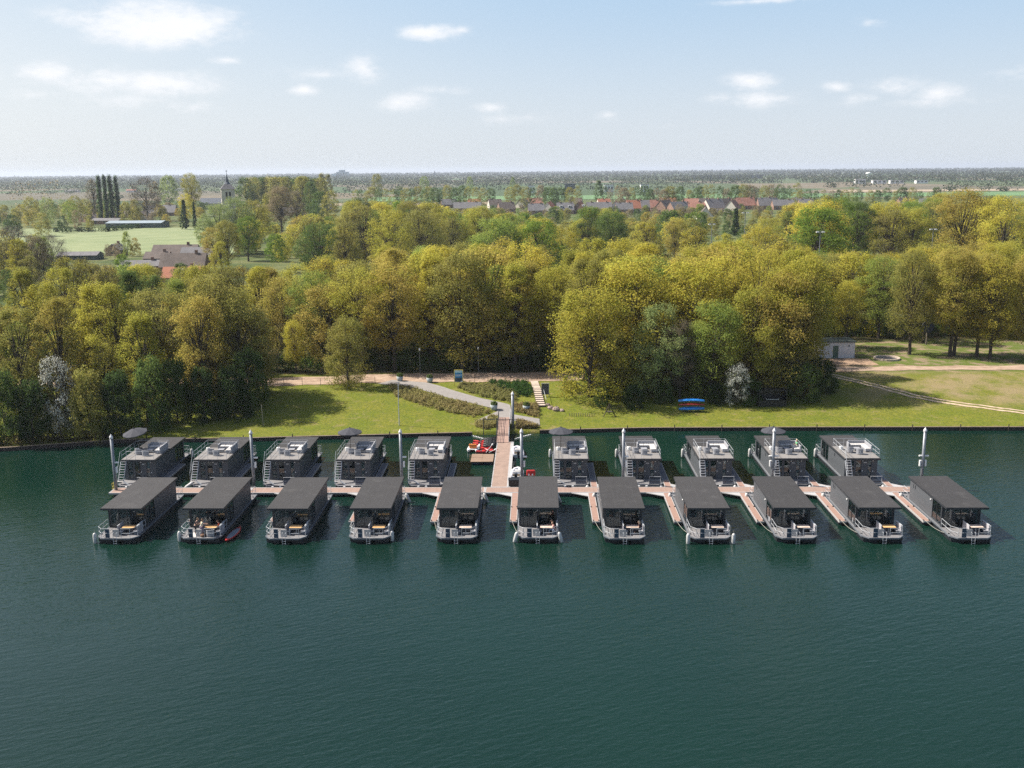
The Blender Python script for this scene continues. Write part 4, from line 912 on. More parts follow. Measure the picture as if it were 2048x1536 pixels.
# steps
t = thing('timber_steps', 'steep timber-edged steps climbing from the lawn to the sand path', 'steps', (0,0,0))
ns = 15; A = Vector((.75, 148.2, gz_(.75, 148.2))); B_ = Vector((-.35, 161.2, gz_(-.35, 161.2)+.05)); st = MB(); rs_ = MB()
for i in range(ns):
    p = A.lerp(B_, i/ns); q = A.lerp(B_, (i+1)/ns); zt = gz_((p.x+q.x)/2, q.y)+.16
    st.box(p.x-.62, p.x+.62, p.y+.04, q.y, zt-.12, zt); rs_.box(p.x-.62, p.x+.62, p.y-.02, p.y+.038, zt-.45, zt-.01)
st.build('tread', 'step', t); rs_.build('riser', 'riser', t)
mb = MB(); mb.tube([A+Vector((.8,.4,-.2)), A+Vector((.8,.4,1.1)), A.lerp(B_, .5)+Vector((.8,0,1.5)), A.lerp(B_, .5)+Vector((.8,0,.2))], .03, 6); mb.build('handrail', 'rail', t)
# planters
LM = M['leaf']
def leaf_quads(pts, nrm, size, rg, asp=.7):
    """pts (n,3), nrm (n,3) -> vertex array of leaf-sized quads"""
    n = len(pts); nrm = nrm/np.maximum(1e-6, np.linalg.norm(nrm, axis=1, keepdims=True))
    a = np.cross(nrm, rg.normal(size=(n,3))); a /= np.maximum(1e-6, np.linalg.norm(a, axis=1, keepdims=True)); b_ = np.cross(nrm, a)
    s = (size*rg.uniform(.6, 1.35, n))[:, None]; a = a*s*.5; b_ = b_*s*.5*asp
    k = rg.uniform(-.2, .2, (n,1))*nrm*s
    return np.stack([pts-a, pts-b_*1.0+k, pts+a, pts+b_*1.0+k], 1).reshape(-1, 3)
def quads_mesh(name, v):
    me = bpy.data.meshes.new(name); n = len(v)//4
    me.vertices.add(len(v)); me.vertices.foreach_set('co', v.astype(np.float32).ravel()); me.loops.add(4*n); me.loops.foreach_set('vertex_index', np.arange(4*n, dtype=np.int32))
    me.polygons.add(n); me.polygons.foreach_set('loop_start', np.arange(0, 4*n, 4, dtype=np.int32)); me.polygons.foreach_set('loop_total', np.full(n, 4, np.int32)); me.update(calc_edges=True); return me
def blob(rg, n, c, rad, out=.75, shell=.55):
    d = rg.normal(size=(n,3)); d /= np.linalg.norm(d, axis=1, keepdims=True); r_ = rg.uniform(shell, 1, n)[:, None]**.7
    p = d*r_*np.array(rad)+np.array(c); nm = d*out+rg.normal(size=(n,3))*.55+np.array((0,0,.35)); return p, nm
def foliage(name, p, nm, size, color, parent=None, asp=.7, m='leaf', rg=nrg):
    me = quads_mesh(name, leaf_quads(p, nm, size, rg, asp)); me.materials.append(M[m]); o = bpy.data.objects.new(name, me); COL.objects.link(o); o.color = (*color, 1)
    if parent: o.parent = parent
    return o
def make_planter():
    t = thing('planter', 'x', 'planter'); MB().lathe([(.32,-.1),(.50,.35),(.56,.80),(.50,.82),(.46,.72)], n=14).build('pot', 'pot', t, smooth=True)
    p, nm = blob(nrg, 260, (0,0,1.0), (.55,.55,.42)); foliage('plant', p, nm, .22, (.12,.17,.05), t); return t
pl = Seq(make_planter); pl((-6.35, 146.9, gz_(-6.35,146.9)), 0, 'big grey planter with leafy plant on the paved walk left of the gangway', 'planters on the bank'); pl((-1.45, 146.6, gz_(-1.45,146.6)), 0, 'big grey planter among the grasses at the foot of the slope', 'planters on the bank')
pl((-22.6, 162.2, gz_(-22.6,162.2)), 0, 'planter at the top of the paved walk, left side, by the bank pole', 'planters on the bank'); pl((-17.5, 161.0, gz_(-17.5,161)), 0, 'planter at the top of the paved walk, right side', 'planters on the bank')
# lamp posts, poles, fence
def make_lamp():
    t = thing('lamp_post', 'x', 'street lamp'); MB().tube([(0,0,-.3),(0,0,4.1)], [.06,.045], 8).build('post', 'steel', t); MB().lathe([(.09,4.1),(.16,4.2),(.17,4.45),(.06,4.55)], n=10).build('lamp_head', 'white', t); return t
lp = Seq(make_lamp); lp((-19.9, 168.2, 2.35), 0, 'small white-headed lamp post at the wood edge, left of the information board', 'lamp posts along the sand path'); lp((-9.9, 169.2, 2.35), 0, 'small white-headed lamp post at the wood edge, right of the information board', 'lamp posts along the sand path')
t = thing('flag_pole', 'bare pale pole standing on the lawn behind the parasol boats', 'pole', (-19.8, 139.9, gz_(-19.8,139.9))); MB().tube([(0,0,-.4),(0,0,3.2),(.05,0,6.4)], [.075,.065,.05], 8).build('pole', 'rail', t); MB().box(-.22,.25,-.03,.03,6.32,6.42).build('crossbar', 'rail', t)
tag(MB().tube([(0,0,-.3),(-.1,0,3.0)], .05, 6).build('wooden_stake', mat('weathered_wood', (.30,.27,.23), .9), loc=(-39.6, 139.9, gz_(-39.6,139.9))), 'thin leaning stake on the lawn beside the dark bush', 'stake')
def make_fence(x0, x1, label):
    t = thing('wire_fence', label, 'fence', (0,0,0)); n = max(2, int((x1-x0)/2.9)); ps = []
    for i in range(n+1):
        x = x0+(x1-x0)*i/n; y = interp(PN, x)-.35; z = gz_(x, y); ps.append((x, y, z)); MB().tube([(x,y,z-.2),(x,y,z+1.15)], .035, 5).build('post', 'timber', t)
    mb = MB()
    for h in (.35, .7, 1.08): mb.tube([(x,y,z+h) for x,y,z in ps], .012, 4)
    mb.build('wires', 'steel', t)
make_fence(-44, -26.5, 'low wire fence on thin posts along the path at the left clearing'); make_fence(-13, -1.2, 'low wire fence on thin posts above the planting by the information board')
tag(MB().tube([(0,0,-.2),(0,0,1.3)], .08, 8).build('bollard', 'timber', loc=(50.9, 168.0, gz_(50.9,168))), 'single dark bollard at the path edge near the small white building', 'bollard')
M['dark_red'] = mat('dark_red_plastic', (.22,.018,.015), .4)
# stacked kayaks on the lawn
for q, (z, col_, lab) in enumerate(((1.75,'blue','upper bright blue kayak of the stack on the lawn'),(1.17,'dark_red','dark red kayak between the two blue ones on the lawn'),(.62,'blue','lower bright blue kayak of the stack on the lawn'))):
    k_ = thing('stored_kayak', lab, 'kayak', (23.3, 146.4+(.25 if q == 0 else -.1*q), gz_(23.3,146.4)+z), R(-2+3*q)); kayak_mesh(3.9, .80 if q != 1 else .66, .36 if q != 1 else .22).xf(Matrix.Rotation(R(180+12*(q-1)), 4, 'X')).build('hull', col_, k_, smooth=True)
    MB().tube([(-1.9,0,-.02),(-.9,0,.125),(0,0,.15),(.9,0,.125),(1.9,0,-.02)], .03, 5).build('keel_strip', col_, k_)
t = thing('kayak_rack', 'timber rack holding the stacked kayaks', 'rack', (23.3, 146.4, gz_(23.3,146.4)))
for s in (-1.1, 1.1):
    mb = MB(); mb.box(s-.05,s+.05,.35,.45,-.1,2.0); mb.box(s-.05,s+.05,-.6,.349,.30,.38); mb.box(s-.05,s+.05,-.6,.349,.86,.92); mb.box(s-.05,s+.05,-.4,.349,1.45,1.51); mb.build('bracket', 'timber', t)
# dark open shelter with a pale bar
t = thing('black_shelter', 'black box shelter with a pale bar on its front, under the trees', 'shelter', (36.0, 149.3, gz_(36,149.0)))
mb = MB(); mb.box(-2.1,2.1,1.5,1.6,-.3,2.5); mb.box(-2.1,-2.0,-.2,1.499,-.3,2.5); mb.box(2.0,2.1,-.2,1.499,-.3,2.5); mb.build('walls', 'black', t); MB().box(-2.15,2.15,-.3,1.65,2.502,2.6).build('roof', 'black', t); MB().box(-2.0,2.0,-.15,1.49,-.2,.05).build('floor', 'black', t)
mb = MB(); mb.tube([(-.95,-.12,1.35),(-.95,-.12,1.15),(.95,-.12,1.15),(.95,-.12,1.35)], .045, 6); mb.build('bar', 'rail', t); mb = MB(); mb.box(-2.0,2.0,-.14,-.10,.05,1.0); mb.build('front_panel', 'black', t)
# low palisade and a timber trestle
t = thing('low_palisade', 'row of short pale stakes at the edge of the lawn under the big oak', 'fence', (0,0,0))
for k in range(12): x = 5.0+k*.33; y = 144.6+.05*math.sin(k*2); MB().tube([(x,y,gz_(x,y)-.2),(x,y,gz_(x,y)+.45)], .05, 5).build('stake', 'bark_pale', t)
t = thing('timber_trestle', 'dark timber trestle on the lawn under the trees', 'trestle', (10.9, 144.6, gz_(10.9,144.6)))
mb = MB()
for a, b_ in (((-.9,-.3,0),(0,0,1.9)),((.9,-.3,0),(0,0,1.9)),((0,.9,0),(0,0,1.9)),((-.55,-.2,.75),(.55,-.2,.75))): mb.tube([a, b_], .07, 6)
mb.build('legs', 'timber', t); MB().box(-.35,.35,-.35,.1,.72,.80).build('seat', 'bark_pale', t)
# boulders by the steps
def make_rock():
    mb = MB(); rg = random.Random(3); mb.lathe([(.12,-.2),(.42,-.05),(.45,.18),(.30,.36),(.05,.42)], n=9); mb.v = [(x*rg.uniform(.8,1.2), y*rg.uniform(.8,1.2), z*rg.uniform(.85,1.15)) for x,y,z in mb.v]
    return tag(mb.build('boulder', mat('boulder_stone', (.30,.23,.19), .95, .4, 3)), None, 'rock')
rk = Seq(make_rock)
for q, (x, y, s) in enumerate(((2.2,147.6,1.0),(3.0,147.0,1.3),(3.9,146.7,.8),(1.8,148.9,.8))):
    o = rk((x, y, gz_(x,y)), q*1.3, 'reddish boulder at the foot of the timber steps, %s from the left' % nth((1,2,3,0)[q]), 'boulders by the steps'); o.scale = (s, s, s)
# small utility building
t = thing('utility_building', 'small white flat-roofed building with a green door beside the sand path', 'building', (55.0, 181.2, 2.4))
mb = MB(); wall_open(mb, 'y', 0, .2, -3.2, 3.2, -.2, 2.9, [(-.75, .25, .02, 2.3)]); wall_open(mb, 'y', 4.2, .2, -3.2, 3.2, -.2, 2.9, []); wall_open(mb, 'x', -3.1, .2, .1, 4.1, -.2, 2.9, []); wall_open(mb, 'x', 3.1, .2, .1, 4.1, -.2, 2.9, [])
mb.build('walls', mat('white_block_wall', (.56,.55,.56), .85, .10, 1.5), t); MB().box(-3.4,3.4,-.3,4.5,2.905,3.12).build('roof', mat('flat_roof_edge', (.045,.06,.055), .6), t)
d = MB().box(-.75,.25,-.03,.03,.0,2.3).build('door', mat('green_door', (.05,.10,.07), .5), t); MB().box(.10,.16,-.10,-.03,1.0,1.12).build('handle', 'steel', d)
MB().lathe([(.14,-.03),(.14,.03)], n=10).xf(Matrix.Translation((2.1,-.11,2.25)) @ Matrix.Rotation(R(90),4,'X')).build('vent', 'black', t)
# ring of kerb stones
t = thing('stone_ring', 'round stone-kerbed fire pit on the grass behind the path', 'fire pit', (63.7, 180.0, 2.4)); n = 22
for k in range(n): a = 2*math.pi*k/n; MB().box(-.30,.30,-.17,.17,-.1,.32).xf(Matrix.Rotation(a+R(90),4,'Z')).xf(Matrix.Translation((2.1*math.cos(a),2.1*math.sin(a),0))).build('kerb_stone', 'step', t)
MB().lathe([(1.9,.03),(1.9,.06)], n=22).build('ash_bed', 'darkfab', t)
t = thing('blue_board', 'dark blue round board on a trunk-like post at the back of the clearing', 'sign', (76.3, 194.6, 2.4)); MB().tube([(0,0,-.2),(0,0,3.2)], .14, 8).build('post', 'bark_pale', t); MB().lathe([(1.15,-.07),(1.2,0),(1.15,.07)], n=16).xf(Matrix.Translation((0,-.22,3.6)) @ Matrix.Rotation(R(90),4,'X')).build('board', mat('navy_board', (.012,.02,.07), .5), t)

# planting beds of grasses: one mass each
def bed(label, poly, n, size, cols, hh=.7, idx=0):
    pts = []; xs_ = [p[0] for p in poly]; ys_ = [p[1] for p in poly]; rg = np.random.default_rng(40+idx)
    def inside(x, y):
        c = False; j = len(poly)-1
        for i in range(len(poly)):
            if (poly[i][1] > y) != (poly[j][1] > y) and x < (poly[j][0]-poly[i][0])*(y-poly[i][1])/(poly[j][1]-poly[i][1])+poly[i][0]: c = not c
            j = i
        return c
    tuft = []
    while len(tuft) < n:
        x = rg.uniform(min(xs_), max(xs_)); y = rg.uniform(min(ys_), max(ys_))
        if inside(x, y): tuft.append((x, y))
    P = []; Nn = []
    for x, y in tuft:
        p, nm = blob(rg, 26, (x, y, gz_(x, y)+hh*.32), (.34, .34, hh*rg.uniform(.5,.75)), .6, .3); P.append(p); Nn.append(nm)
    o = foliage('ground_planting', np.vstack(P), np.vstack(Nn), size, cols, None, .45, 'leaf', rg); tag(o, label, 'planting', None, 'stuff')
bed('tan-green ornamental grasses below the paved walk on the left', [(-24,158.5),(-19.5,156.6),(-13.6,151.4),(-9.6,148.9),(-6.9,146.6),(-7.2,145.2),(-9.2,143.6),(-11.5,144.6),(-17,148.3),(-22,152.5)], 620, .26, (.31,.275,.115), .7, 0)
bed('mixed grasses on the slope between the walk and the wire fence', [(-12.5,157),(-8.5,152.9),(-3.2,149.6),(-3.0,154),(-6,158),(-12,160.2)], 420, .26, (.27,.26,.10), .7, 1)
bed('dark green shrubs on the slope left of the steps', [(-7,157.5),(-2.6,152.5),(-.3,152.5),(-1.5,160.2),(-8,160.4)], 260, .28, (.055,.11,.03), .9, 2)
bed('tan grasses at the right foot of the slope', [(-3.2,149.2),(-3.2,146.0),(.4,143.4),(.2,149.2)], 170, .26, (.30,.25,.11), .7, 3)
bed('tan-green grasses left of the gangway', [(-8.9,140.6),(-5.9,143.6),(-5.8,138.6),(-7.2,137.8),(-8.6,138.8)], 150, .28, (.33,.29,.12), .8, 4)
bed('tan-green grasses right of the gangway', [(-2.9,141.6),(.4,138.9),(.0,138.2),(-2.6,138.0)], 110, .28, (.32,.26,.12), .8, 5)
bed('brambles and reeds at the water edge below the left wood', [(-110,127.2),(-72,129),(-58,133),(-60,135),(-76,132),(-110,131)], 420, .32, (.10,.085,.035), 1.3, 6)
# ---------------------------------------------------------------- trees
C = dict(golden=(.48,.425,.072), yellow=(.39,.37,.066), olive=(.30,.285,.075), amber=(.40,.335,.082), fresh=(.17,.25,.045), dark=(.065,.105,.035), grey=(.30,.36,.14), rust=(.29,.245,.15), spring=(.27,.33,.075), deep=(.115,.17,.048))
CN = dict(golden='golden-leaved', yellow='yellow-green', olive='olive-green', amber='amber-brown', fresh='bright green', dark='dark green', grey='grey-green', rust='reddish-brown', spring='spring-green', deep='deep green')
def tree_mesh(kind, seed):
    rg = np.random.default_rng(seed); rr = random.Random(seed)
    H, base, Rr, nc, nl, ls, tw = dict(round=(20,.17,5.5,150,118,.235,0), tall=(22,.14,4.3,140,115,.235,0), low=(15,.02,5.3,150,125,.23,0), sparse=(20,.16,4.6,110,80,.24,14), bare=(18,.22,5.2,90,7,.34,40),
        column=(26,.03,1.7,80,90,.42,0), cone=(16,.04,3.0,90,90,.36,0), bush=(5,-.05,2.9,70,110,.20,0), blossom=(8,.06,3.0,110,26,.19,5))[kind]
    if kind == 'round': base = .11+.06*(seed//37 % 4)
    tb = MB(); tr = H*.0155 if kind not in ('bush', 'blossom') else .08
    wob = [(rr.uniform(-.4,.4), rr.uniform(-.4,.4)) for _ in range(7)]
    hs = [0,.12,.28,.45,.62,.78,.93]
    top = .93 if kind in ('column','cone','tall') else .80
    tp = [(wob[i][0]*hs[i]*1.2, wob[i][1]*hs[i]*1.2, -.4+hs[i]*top*(H+.4)) for i in range(7)]
    tb.tube(tp, [tr*1.45, tr*1.05, tr*.92, tr*.74, tr*.52, tr*.32, tr*.12], 7)
    P = []; Nn = []; TP = []; TN = []
    def prof(t):
        if kind in ('round','sparse','bare'): return math.sqrt(max(.03, 1-abs((t-.48)/.54)**2.3))
        if kind == 'tall': return math.sqrt(max(.03, 1-abs((t-.40)/.62)**2.1))
        if kind in ('low','bush','blossom'): return math.sqrt(max(.03, 1-abs((t-.36)/.66)**2.4))
        if kind == 'column': return max(.10, min(1, t*6))*(1-t*.86)**.55
        return max(.06, (1-t)**.85)
    lob = [(rr.uniform(0, 6.28), rr.uniform(.1, .9), rr.uniform(.78, 1.2)) for _ in range(6)]
    for i in range(nc):
        t = (i+.5)/nc if kind in ('column','cone') else rr.random()**.85
        z = H*(base+(1-base)*t*.96); a = i*2.399963+rr.uniform(-.5,.5); r0 = prof(t)*Rr
        for (la, lt, lf) in lob:
            w = math.exp(-((math.cos(a-la)-1)**2)*1.2-((t-lt)*2.6)**2); r0 *= 1+(lf-1)*w
        q = rr.uniform(.30, 1.0)**.6 if kind not in ('column','cone') else rr.uniform(.25,.95)
        c = (r0*q*math.cos(a), r0*q*math.sin(a), z); cr = Rr*rr.uniform(.20,.36)*(1.1 if q < .6 else .9)
        if kind == 'column': cr = Rr*rr.uniform(.30,.45)
        m = max(3, int(nl*rr.uniform(.7, 1.25)))
        p, nm = blob(rg, m, c, (cr, cr, cr*(.78 if kind != 'column' else 1.7)), .6, .22); nm += np.array([c[0], c[1], (z-H*.5)*.7])/Rr*.55; P.append(p); Nn.append(nm)
        if tw:
            p, nm = blob(rg, tw, c, (cr*1.15, cr*1.15, cr), .2, .1); TP.append(p)
        if kind not in ('column','cone') and rr.random() < (.62 if kind in ('sparse','bare') else .40):
            z0 = z*rr.uniform(.42,.68); f = min(1, z0/(H*top)); k = min(5, int(f*6)); u = f*6-k
            o0 = Vector(tp[k]).lerp(Vector(tp[min(6, k+1)]), min(1, u)); o0.z = z0; cv = Vector(c)
            md = o0.lerp(cv, .5)+Vector((0,0,-.10*(cv-o0).length if rr.random() < .4 else .08*(cv-o0).length))
            tb.tube([o0, md, cv], [tr*.34, tr*.2, tr*.07], 5, False)
            if tw:
                for _ in range(3):
                    e = cv+Vector((rr.uniform(-1,1),rr.uniform(-1,1),rr.uniform(.2,1.3)))*cr*1.3; tb.tube([md.lerp(cv,.6), e], [tr*.09, tr*.03], 4, False)
    crown = quads_mesh(kind+'_crown', leaf_quads(np.vstack(P), np.vstack(Nn), ls, rg, .72)); crown.materials.append(M['blossom' if kind == 'blossom' else 'leaf'])
    if TP:
        tpn = np.vstack(TP); n = len(tpn); d = rg.normal(size=(n,3))+np.array([0,0,.7]); d /= np.linalg.norm(d, axis=1, keepdims=True); sd = np.cross(d, rg.normal(size=(n,3))); sd /= np.linalg.norm(sd, axis=1, keepdims=True)
        L = rg.uniform(.6,1.5,(n,1)); v = np.stack([tpn-sd*.022, tpn+sd*.022, tpn+d*L+sd*.008, tpn+d*L-sd*.008], 1).reshape(-1,3)
        k = len(tb.v); tb.v += [tuple(map(float, q)) for q in v]; tb.f += [(k+4*i, k+4*i+1, k+4*i+2, k+4*i+3) for i in range(n)]
    tm = bpy.data.meshes.new(kind+'_trunk'); tm.from_pydata(tb.v, [], tb.f); tm.update(); tm.materials.append(M['bark_pale' if kind in ('bare',) else 'bark'])
    return tm, crown, H, Rr
LIB = {}
def lib(kind, v):
    if (kind, v) not in LIB: LIB[(kind, v)] = tree_mesh(kind, 100+37*v+sum(map(ord, kind)))
    return LIB[(kind, v)]
NV = dict(round=4, tall=3, low=3, sparse=3, bare=2, column=2, cone=1, bush=3, blossom=2)
TREES = []
KN = dict(round='broadleaf tree', tall='slender tree', low='low-branching tree', sparse='half-bare tree', bare='bare twiggy tree', column='columnar poplar', cone='conifer', bush='shrub', blossom='blossoming tree')
SPEC = []
def tree(*a, **k):
    SPEC.append((a, k)); return a
def tree_now(kind, x, y, height, col, wide=1.0, zone='', group='trees', label=None, name=None, jit=.12):
    v = rng.randrange(NV[kind]); tm, cm, H, Rr = lib(kind, v); s = height/H
    t = thing(name or ('shrub' if kind == 'bush' else 'poplar_tree' if kind == 'column' else 'tree'), label or '', 'shrub' if kind == 'bush' else 'tree', (x, y, hgt(x, y)), rng.uniform(0, 6.28), group)
    w = wide*s*rng.uniform(.92, 1.1); t.scale = (w, w, s)
    a = bpy.data.objects.new('trunk', tm); COL.objects.link(a); a.parent = t
    b_ = bpy.data.objects.new('crown', cm); COL.objects.link(b_); b_.parent = t
    c = C[col] if isinstance(col, str) else col; k = rng.uniform(1-jit, 1+jit); h_ = rng.uniform(-.03, .03)
    b_.color = (c[0]*k*(1+h_), c[1]*k, c[2]*k*(1-h_), 1)
    if not label: TREES.append((t, kind, col, zone))
    return t
def htop(x, y, py):
    px, _ = pxcol(x, y, 15); return aty(px, py, y)[2]-hgt(x, y)
def tab(T, v): return float(np.interp(v, [p[0] for p in T], [p[1] for p in T]))
CAN1 = [(-200,525),(0,530),(100,512),(160,512),(230,522),(300,536),(340,546),(400,545),(440,525),(480,512),(560,525),(640,512),(700,508),(780,486),(840,482),(930,480),(1000,468),(1060,474),(1120,486),(1200,470),(1290,474),(1400,470),(1480,463),(1540,470),(1600,482),(1660,505),(1720,505),(1780,484),(1880,486),(1960,480),(2048,478),(2300,478)]
CAN2 = [(-200,470),(0,462),(90,470),(110,545),(400,545),(410,500),(470,450),(520,420),(560,470),(590,432),(640,430),(690,440),(705,398),(770,402),(860,406),(930,421),(965,412),(1000,430),(1040,430),(1100,442),(1140,448),(1180,416),(1210,412),(1250,440),(1290,438),(1340,428),(1390,430),(1430,462),(1460,462),(1500,480),(1530,432),(1580,412),(1620,402),(1660,386),(1710,402),(1760,405),(1800,400),(1860,392),(1900,376),(1960,384),(2048,384),(2300,384)]
def colors(px, deep=False):
    if px < 420: w = dict(olive=5, amber=2, yellow=4, rust=.5, deep=1, spring=1)
    elif px < 1000: w = dict(yellow=5, golden=3, olive=2.5, spring=1.5, amber=1)
    elif px < 1600: w = dict(golden=5, yellow=5, amber=1.5, spring=1.2, olive=1)
    else: w = dict(golden=4.5, amber=3, yellow=3, olive=1.5, spring=1)
    if deep: w = dict(w, fresh=2, deep=1.6, olive=w.get('olive', 1)+2, spring=2)
    k = list(w); return rng.choices(k, [w[q] for q in k])[0]
taken = []
def ok_at(x, y, d):
    return all((x-a)**2+(y-b)**2 > (d*.5+e*.5)**2 for a, b, e in taken)
def fill(n, x0, x1, y0, y1, d, pick, cond=None, tries=6000):
    k = 0
    for _ in range(tries):
        if k >= n: break
        x = rng.uniform(x0, x1); y = rng.uniform(y0, y1)
        if cond and not cond(x, y): continue
        if not ok_at(x, y, d): continue
        taken.append((x, y, d)); pick(x, y); k += 1
    return k
G1 = 'trees of the wood behind the houseboats'
G2 = 'trees around the village and fields'
# hand-placed trees at the front
def at_px(kind, px, y, top, col, wide, label, d=7, name=None):
    x = aty(px, 700, y)[0]; taken.append((x, y, d)); return tree(kind, x, y, htop(x, y, top), col, wide, '', G1, label, name)
at_px('low', 1180, 153.2, 572, 'yellow', 1.12, 'big golden-green oak whose crown reaches the lawn right of the timber steps', 11)
at_px('low', 1230, 154.5, 655, 'olive', 1.0, 'lower olive tree at the right foot of the big golden-green oak', 6)
at_px('low', 1318, 153.6, 606, 'grey', .95, 'pale grey-green maple above the lawn, left of the blue kayak stack', 8)
at_px('sparse', 1362, 152.5, 640, 'rust', .9, 'half-bare greyish tree directly above the blue kayak stack', 5)
at_px('low', 1425, 153.8, 600, 'spring', .95, 'spring-green tree right above the blue kayaks', 7)
at_px('low', 1505, 155.5, 575, 'yellow', .95, 'yellow-green tree above the white blossom and black shelter', 7)
at_px('low', 1578, 155.6, 540, 'amber', .95, 'amber tree over the black box shelter', 7)
at_px('round', 1604, 157.0, 512, 'yellow', 1.0, 'yellow-green tree overhanging the small white building, nearest the lawn', 7)
at_px('blossom', 1476, 149.2, 726, (.60,.61,.54), .75, 'white blossoming shrub tree between the kayak stack and the black shelter', 4)
at_px('low', 694, 158.6, 632, 'olive', .98, 'olive-grey tree alone in front of the sand path', 9)
at_px('round', 590, 169.5, 640, 'golden', .9, 'golden tree with a bare dark trunk behind the left clearing', 8)
at_px('blossom', 103, 134.2, 712, (.60,.61,.54), .55, 'white blossoming tree at the far left water edge', 5)
at_px('round', 432, 152, 548, 'olive', .95, 'tall olive tree at the right corner of the left wood, behind the dark bushes', 7)
at_px('low', 478, 151.5, 575, 'olive', .95, 'olive tree at the corner of the left wood overlooking the left clearing', 7)
at_px('sparse', 512, 155.5, 615, 'amber', .95, 'thin amber tree at the rightmost corner of the left wood by the sand path', 6)
at_px('round', 400, 146, 590, 'amber', .95, 'amber tree above the second rear-row houseboat in the left wood', 6)
BU = 'bushes along the bank'
for px, y, top, col, w, lab in ((500,146,700,'deep',1.0,'large dark bush at the right end of the left wood, beside the lawn'),(462,142.5,730,'dark',.95,'dark bush at the left wood corner, in front of the large one'),(405,141.5,735,'dark',.9,'dark bush above the second rear-row houseboat'),(352,140.5,720,'deep',.9,'deep green bush above the leftmost terrace houseboat'),
    (300,137.0,715,'deep',.85,'green bush behind the tilted parasol'),(236,135.0,745,'dark',.85,'dark bush right behind the leftmost mooring pile'),(175,133.8,740,'olive',.85,'olive bush between the white blossom and the leftmost pile'),(60,132.5,760,'dark',.9,'dark bush at the far left water edge, below the blossom'),(5,132,740,'deep',.9,'deep green bush cut by the left picture edge')):
    x = aty(px, 800, y)[0]; taken.append((x, y, 4)); tree('bush', x, y, htop(x, y, top), col, .55*w, '', BU, lab)
for px, y, top, col, lab in ((1205,149.0,775,'deep','dark bush under the big golden-green oak'),(1265,148.2,770,'dark','dark bush left of the kayak stack'),(1330,150.5,765,'deep','dark bush just left behind the kayak stack'),(1430,150.5,768,'dark','dark bush just right behind the kayak stack'),(1500,150.8,755,'deep','dark bush at the left of the black shelter'),(1610,151.5,730,'deep','dark bush at the right of the black shelter'),(1640,157.0,715,'dark','dark bush at the head of the wheel track')):
    x = aty(px, 800, y)[0]; taken.append((x, y, 3.5)); tree('bush', x, y, htop(x, y, top), col, .85, '', BU, lab)
# trunks standing in the right-hand clearing
for q, (x, y, top, col) in enumerate(((69.3,184.3,500,'olive'),(75.9,182.1,495,'amber'),(77.0,183.0,510,'yellow'),(80.7,182.0,505,'amber'),(82.0,179.5,515,'golden'),(60.0,192,560,'yellow'),(76.4,196.5,530,'olive'),(89,180,505,'amber'))):
    taken.append((x, y, 1.5)); tree('round', x, y, htop(x, y, top), col, .92, '', G1, '%s tree standing clear on the grass behind the right path, %s from the left' % (CN[col], nth((1,3,4,5,6,0,2,7)[q])))
def front_pick(frac0, frac1, kinds, zone, deep=False, tabn=CAN1, wd=1.06):
    def f(x, y):
        px, _ = pxcol(x, y, 15); h_ = max(7.5, htop(x, y, tab(tabn, px)+rng.uniform(-6, 14))*rng.uniform(frac0, frac1)); k = rng.choice(kinds)
        if px < 480 and rng.random() < .62: k = rng.choice(['sparse','tall','tall','tall'])
        tree(k, x, y, min(h_, 31), colors(px, deep), wd, zone, G1)
    return f
clear = lambda x, y: not (48 < x < 100 and y < 201) and not (48 < x < 60 and y < 186) and (y > interp(PF, x)+1.5 or (x < -44 and y > interp(SH, x)+4) or (3 < x < 47 and y > 157))
left = lambda x, y: y > interp(SH, x)+5 and not (interp(PN, x)-2 < y < interp(PF, x)+1 and x > -47)
n1_ = fill(34, -82, -45, 135, 172, 5.4, front_pick(.50, .86, ['low','round','sparse','tall','low'], 'front'), left)
n2_ = fill(30, -48, 6, 170.5, 182, 6.2, front_pick(.78, .97, ['round','round','tall','low'], 'front'), clear)
n3_ = fill(20, 5, 44, 160, 180, 6.4, front_pick(.80, .97, ['round','low','tall','round'], 'front'), clear)
n4_ = fill(52, -100, 54, 183, 212, 7.4, front_pick(.93, 1.0, ['round','round','tall','sparse'], 'second'), clear)
n5_ = fill(24, 50, 112, 201, 225, 6.8, front_pick(.92, 1.0, ['round','low','round','tall'], 'second'), clear)
vis = lambda x, y: not (90 < pxcol(x, y)[0] < 425 and y > 235) and not (pxcol(x, y)[0] > 2120) and pxcol(x, y)[0] > -60
n6_ = fill(18, -120, 125, 222, 268, 9.5, front_pick(.95, 1.0, ['round','tall','round'], 'back'), vis)
n7_ = fill(66, -185, 200, 275, 390, 9.6, front_pick(.93, 1.0, ['round','round','low','round','sparse'], 'beyond', True, CAN2, 1.15), vis)
n6b = fill(14, -135, -75, 224, 300, 8, lambda x, y: tree(rng.choice(['low','round','tall']), x, y, max(7, htop(x, y, rng.uniform(524, 548))), colors(300), 1.1, 'back', G1), lambda x, y: 235 < pxcol(x, y)[0] < 425)
n8_ = fill(56, -200, 290, 395, 520, 13, front_pick(.96, 1.02, ['round','low','round'], 'beyond', True, CAN2, 1.25), vis)
def vtree(x, y):
    tree(rng.choice(['round','low','low','sparse']), x, y, rng.uniform(6.5, 11), rng.choice(['olive','rust','deep','spring','amber','olive']), 1.1, 'village', G1)
n8b = fill(60, -270, -60, 385, 660, 10.5, front_pick(.94, 1.02, ['round','low','round','sparse'], 'beyond', True, CAN2, 1.2), lambda x, y: 430 < pxcol(x, y)[0] < 800)
n9_ = fill(210, -150, 330, 520, 700, 7.5, vtree, lambda x, y: pxcol(x, y)[0] > 640)
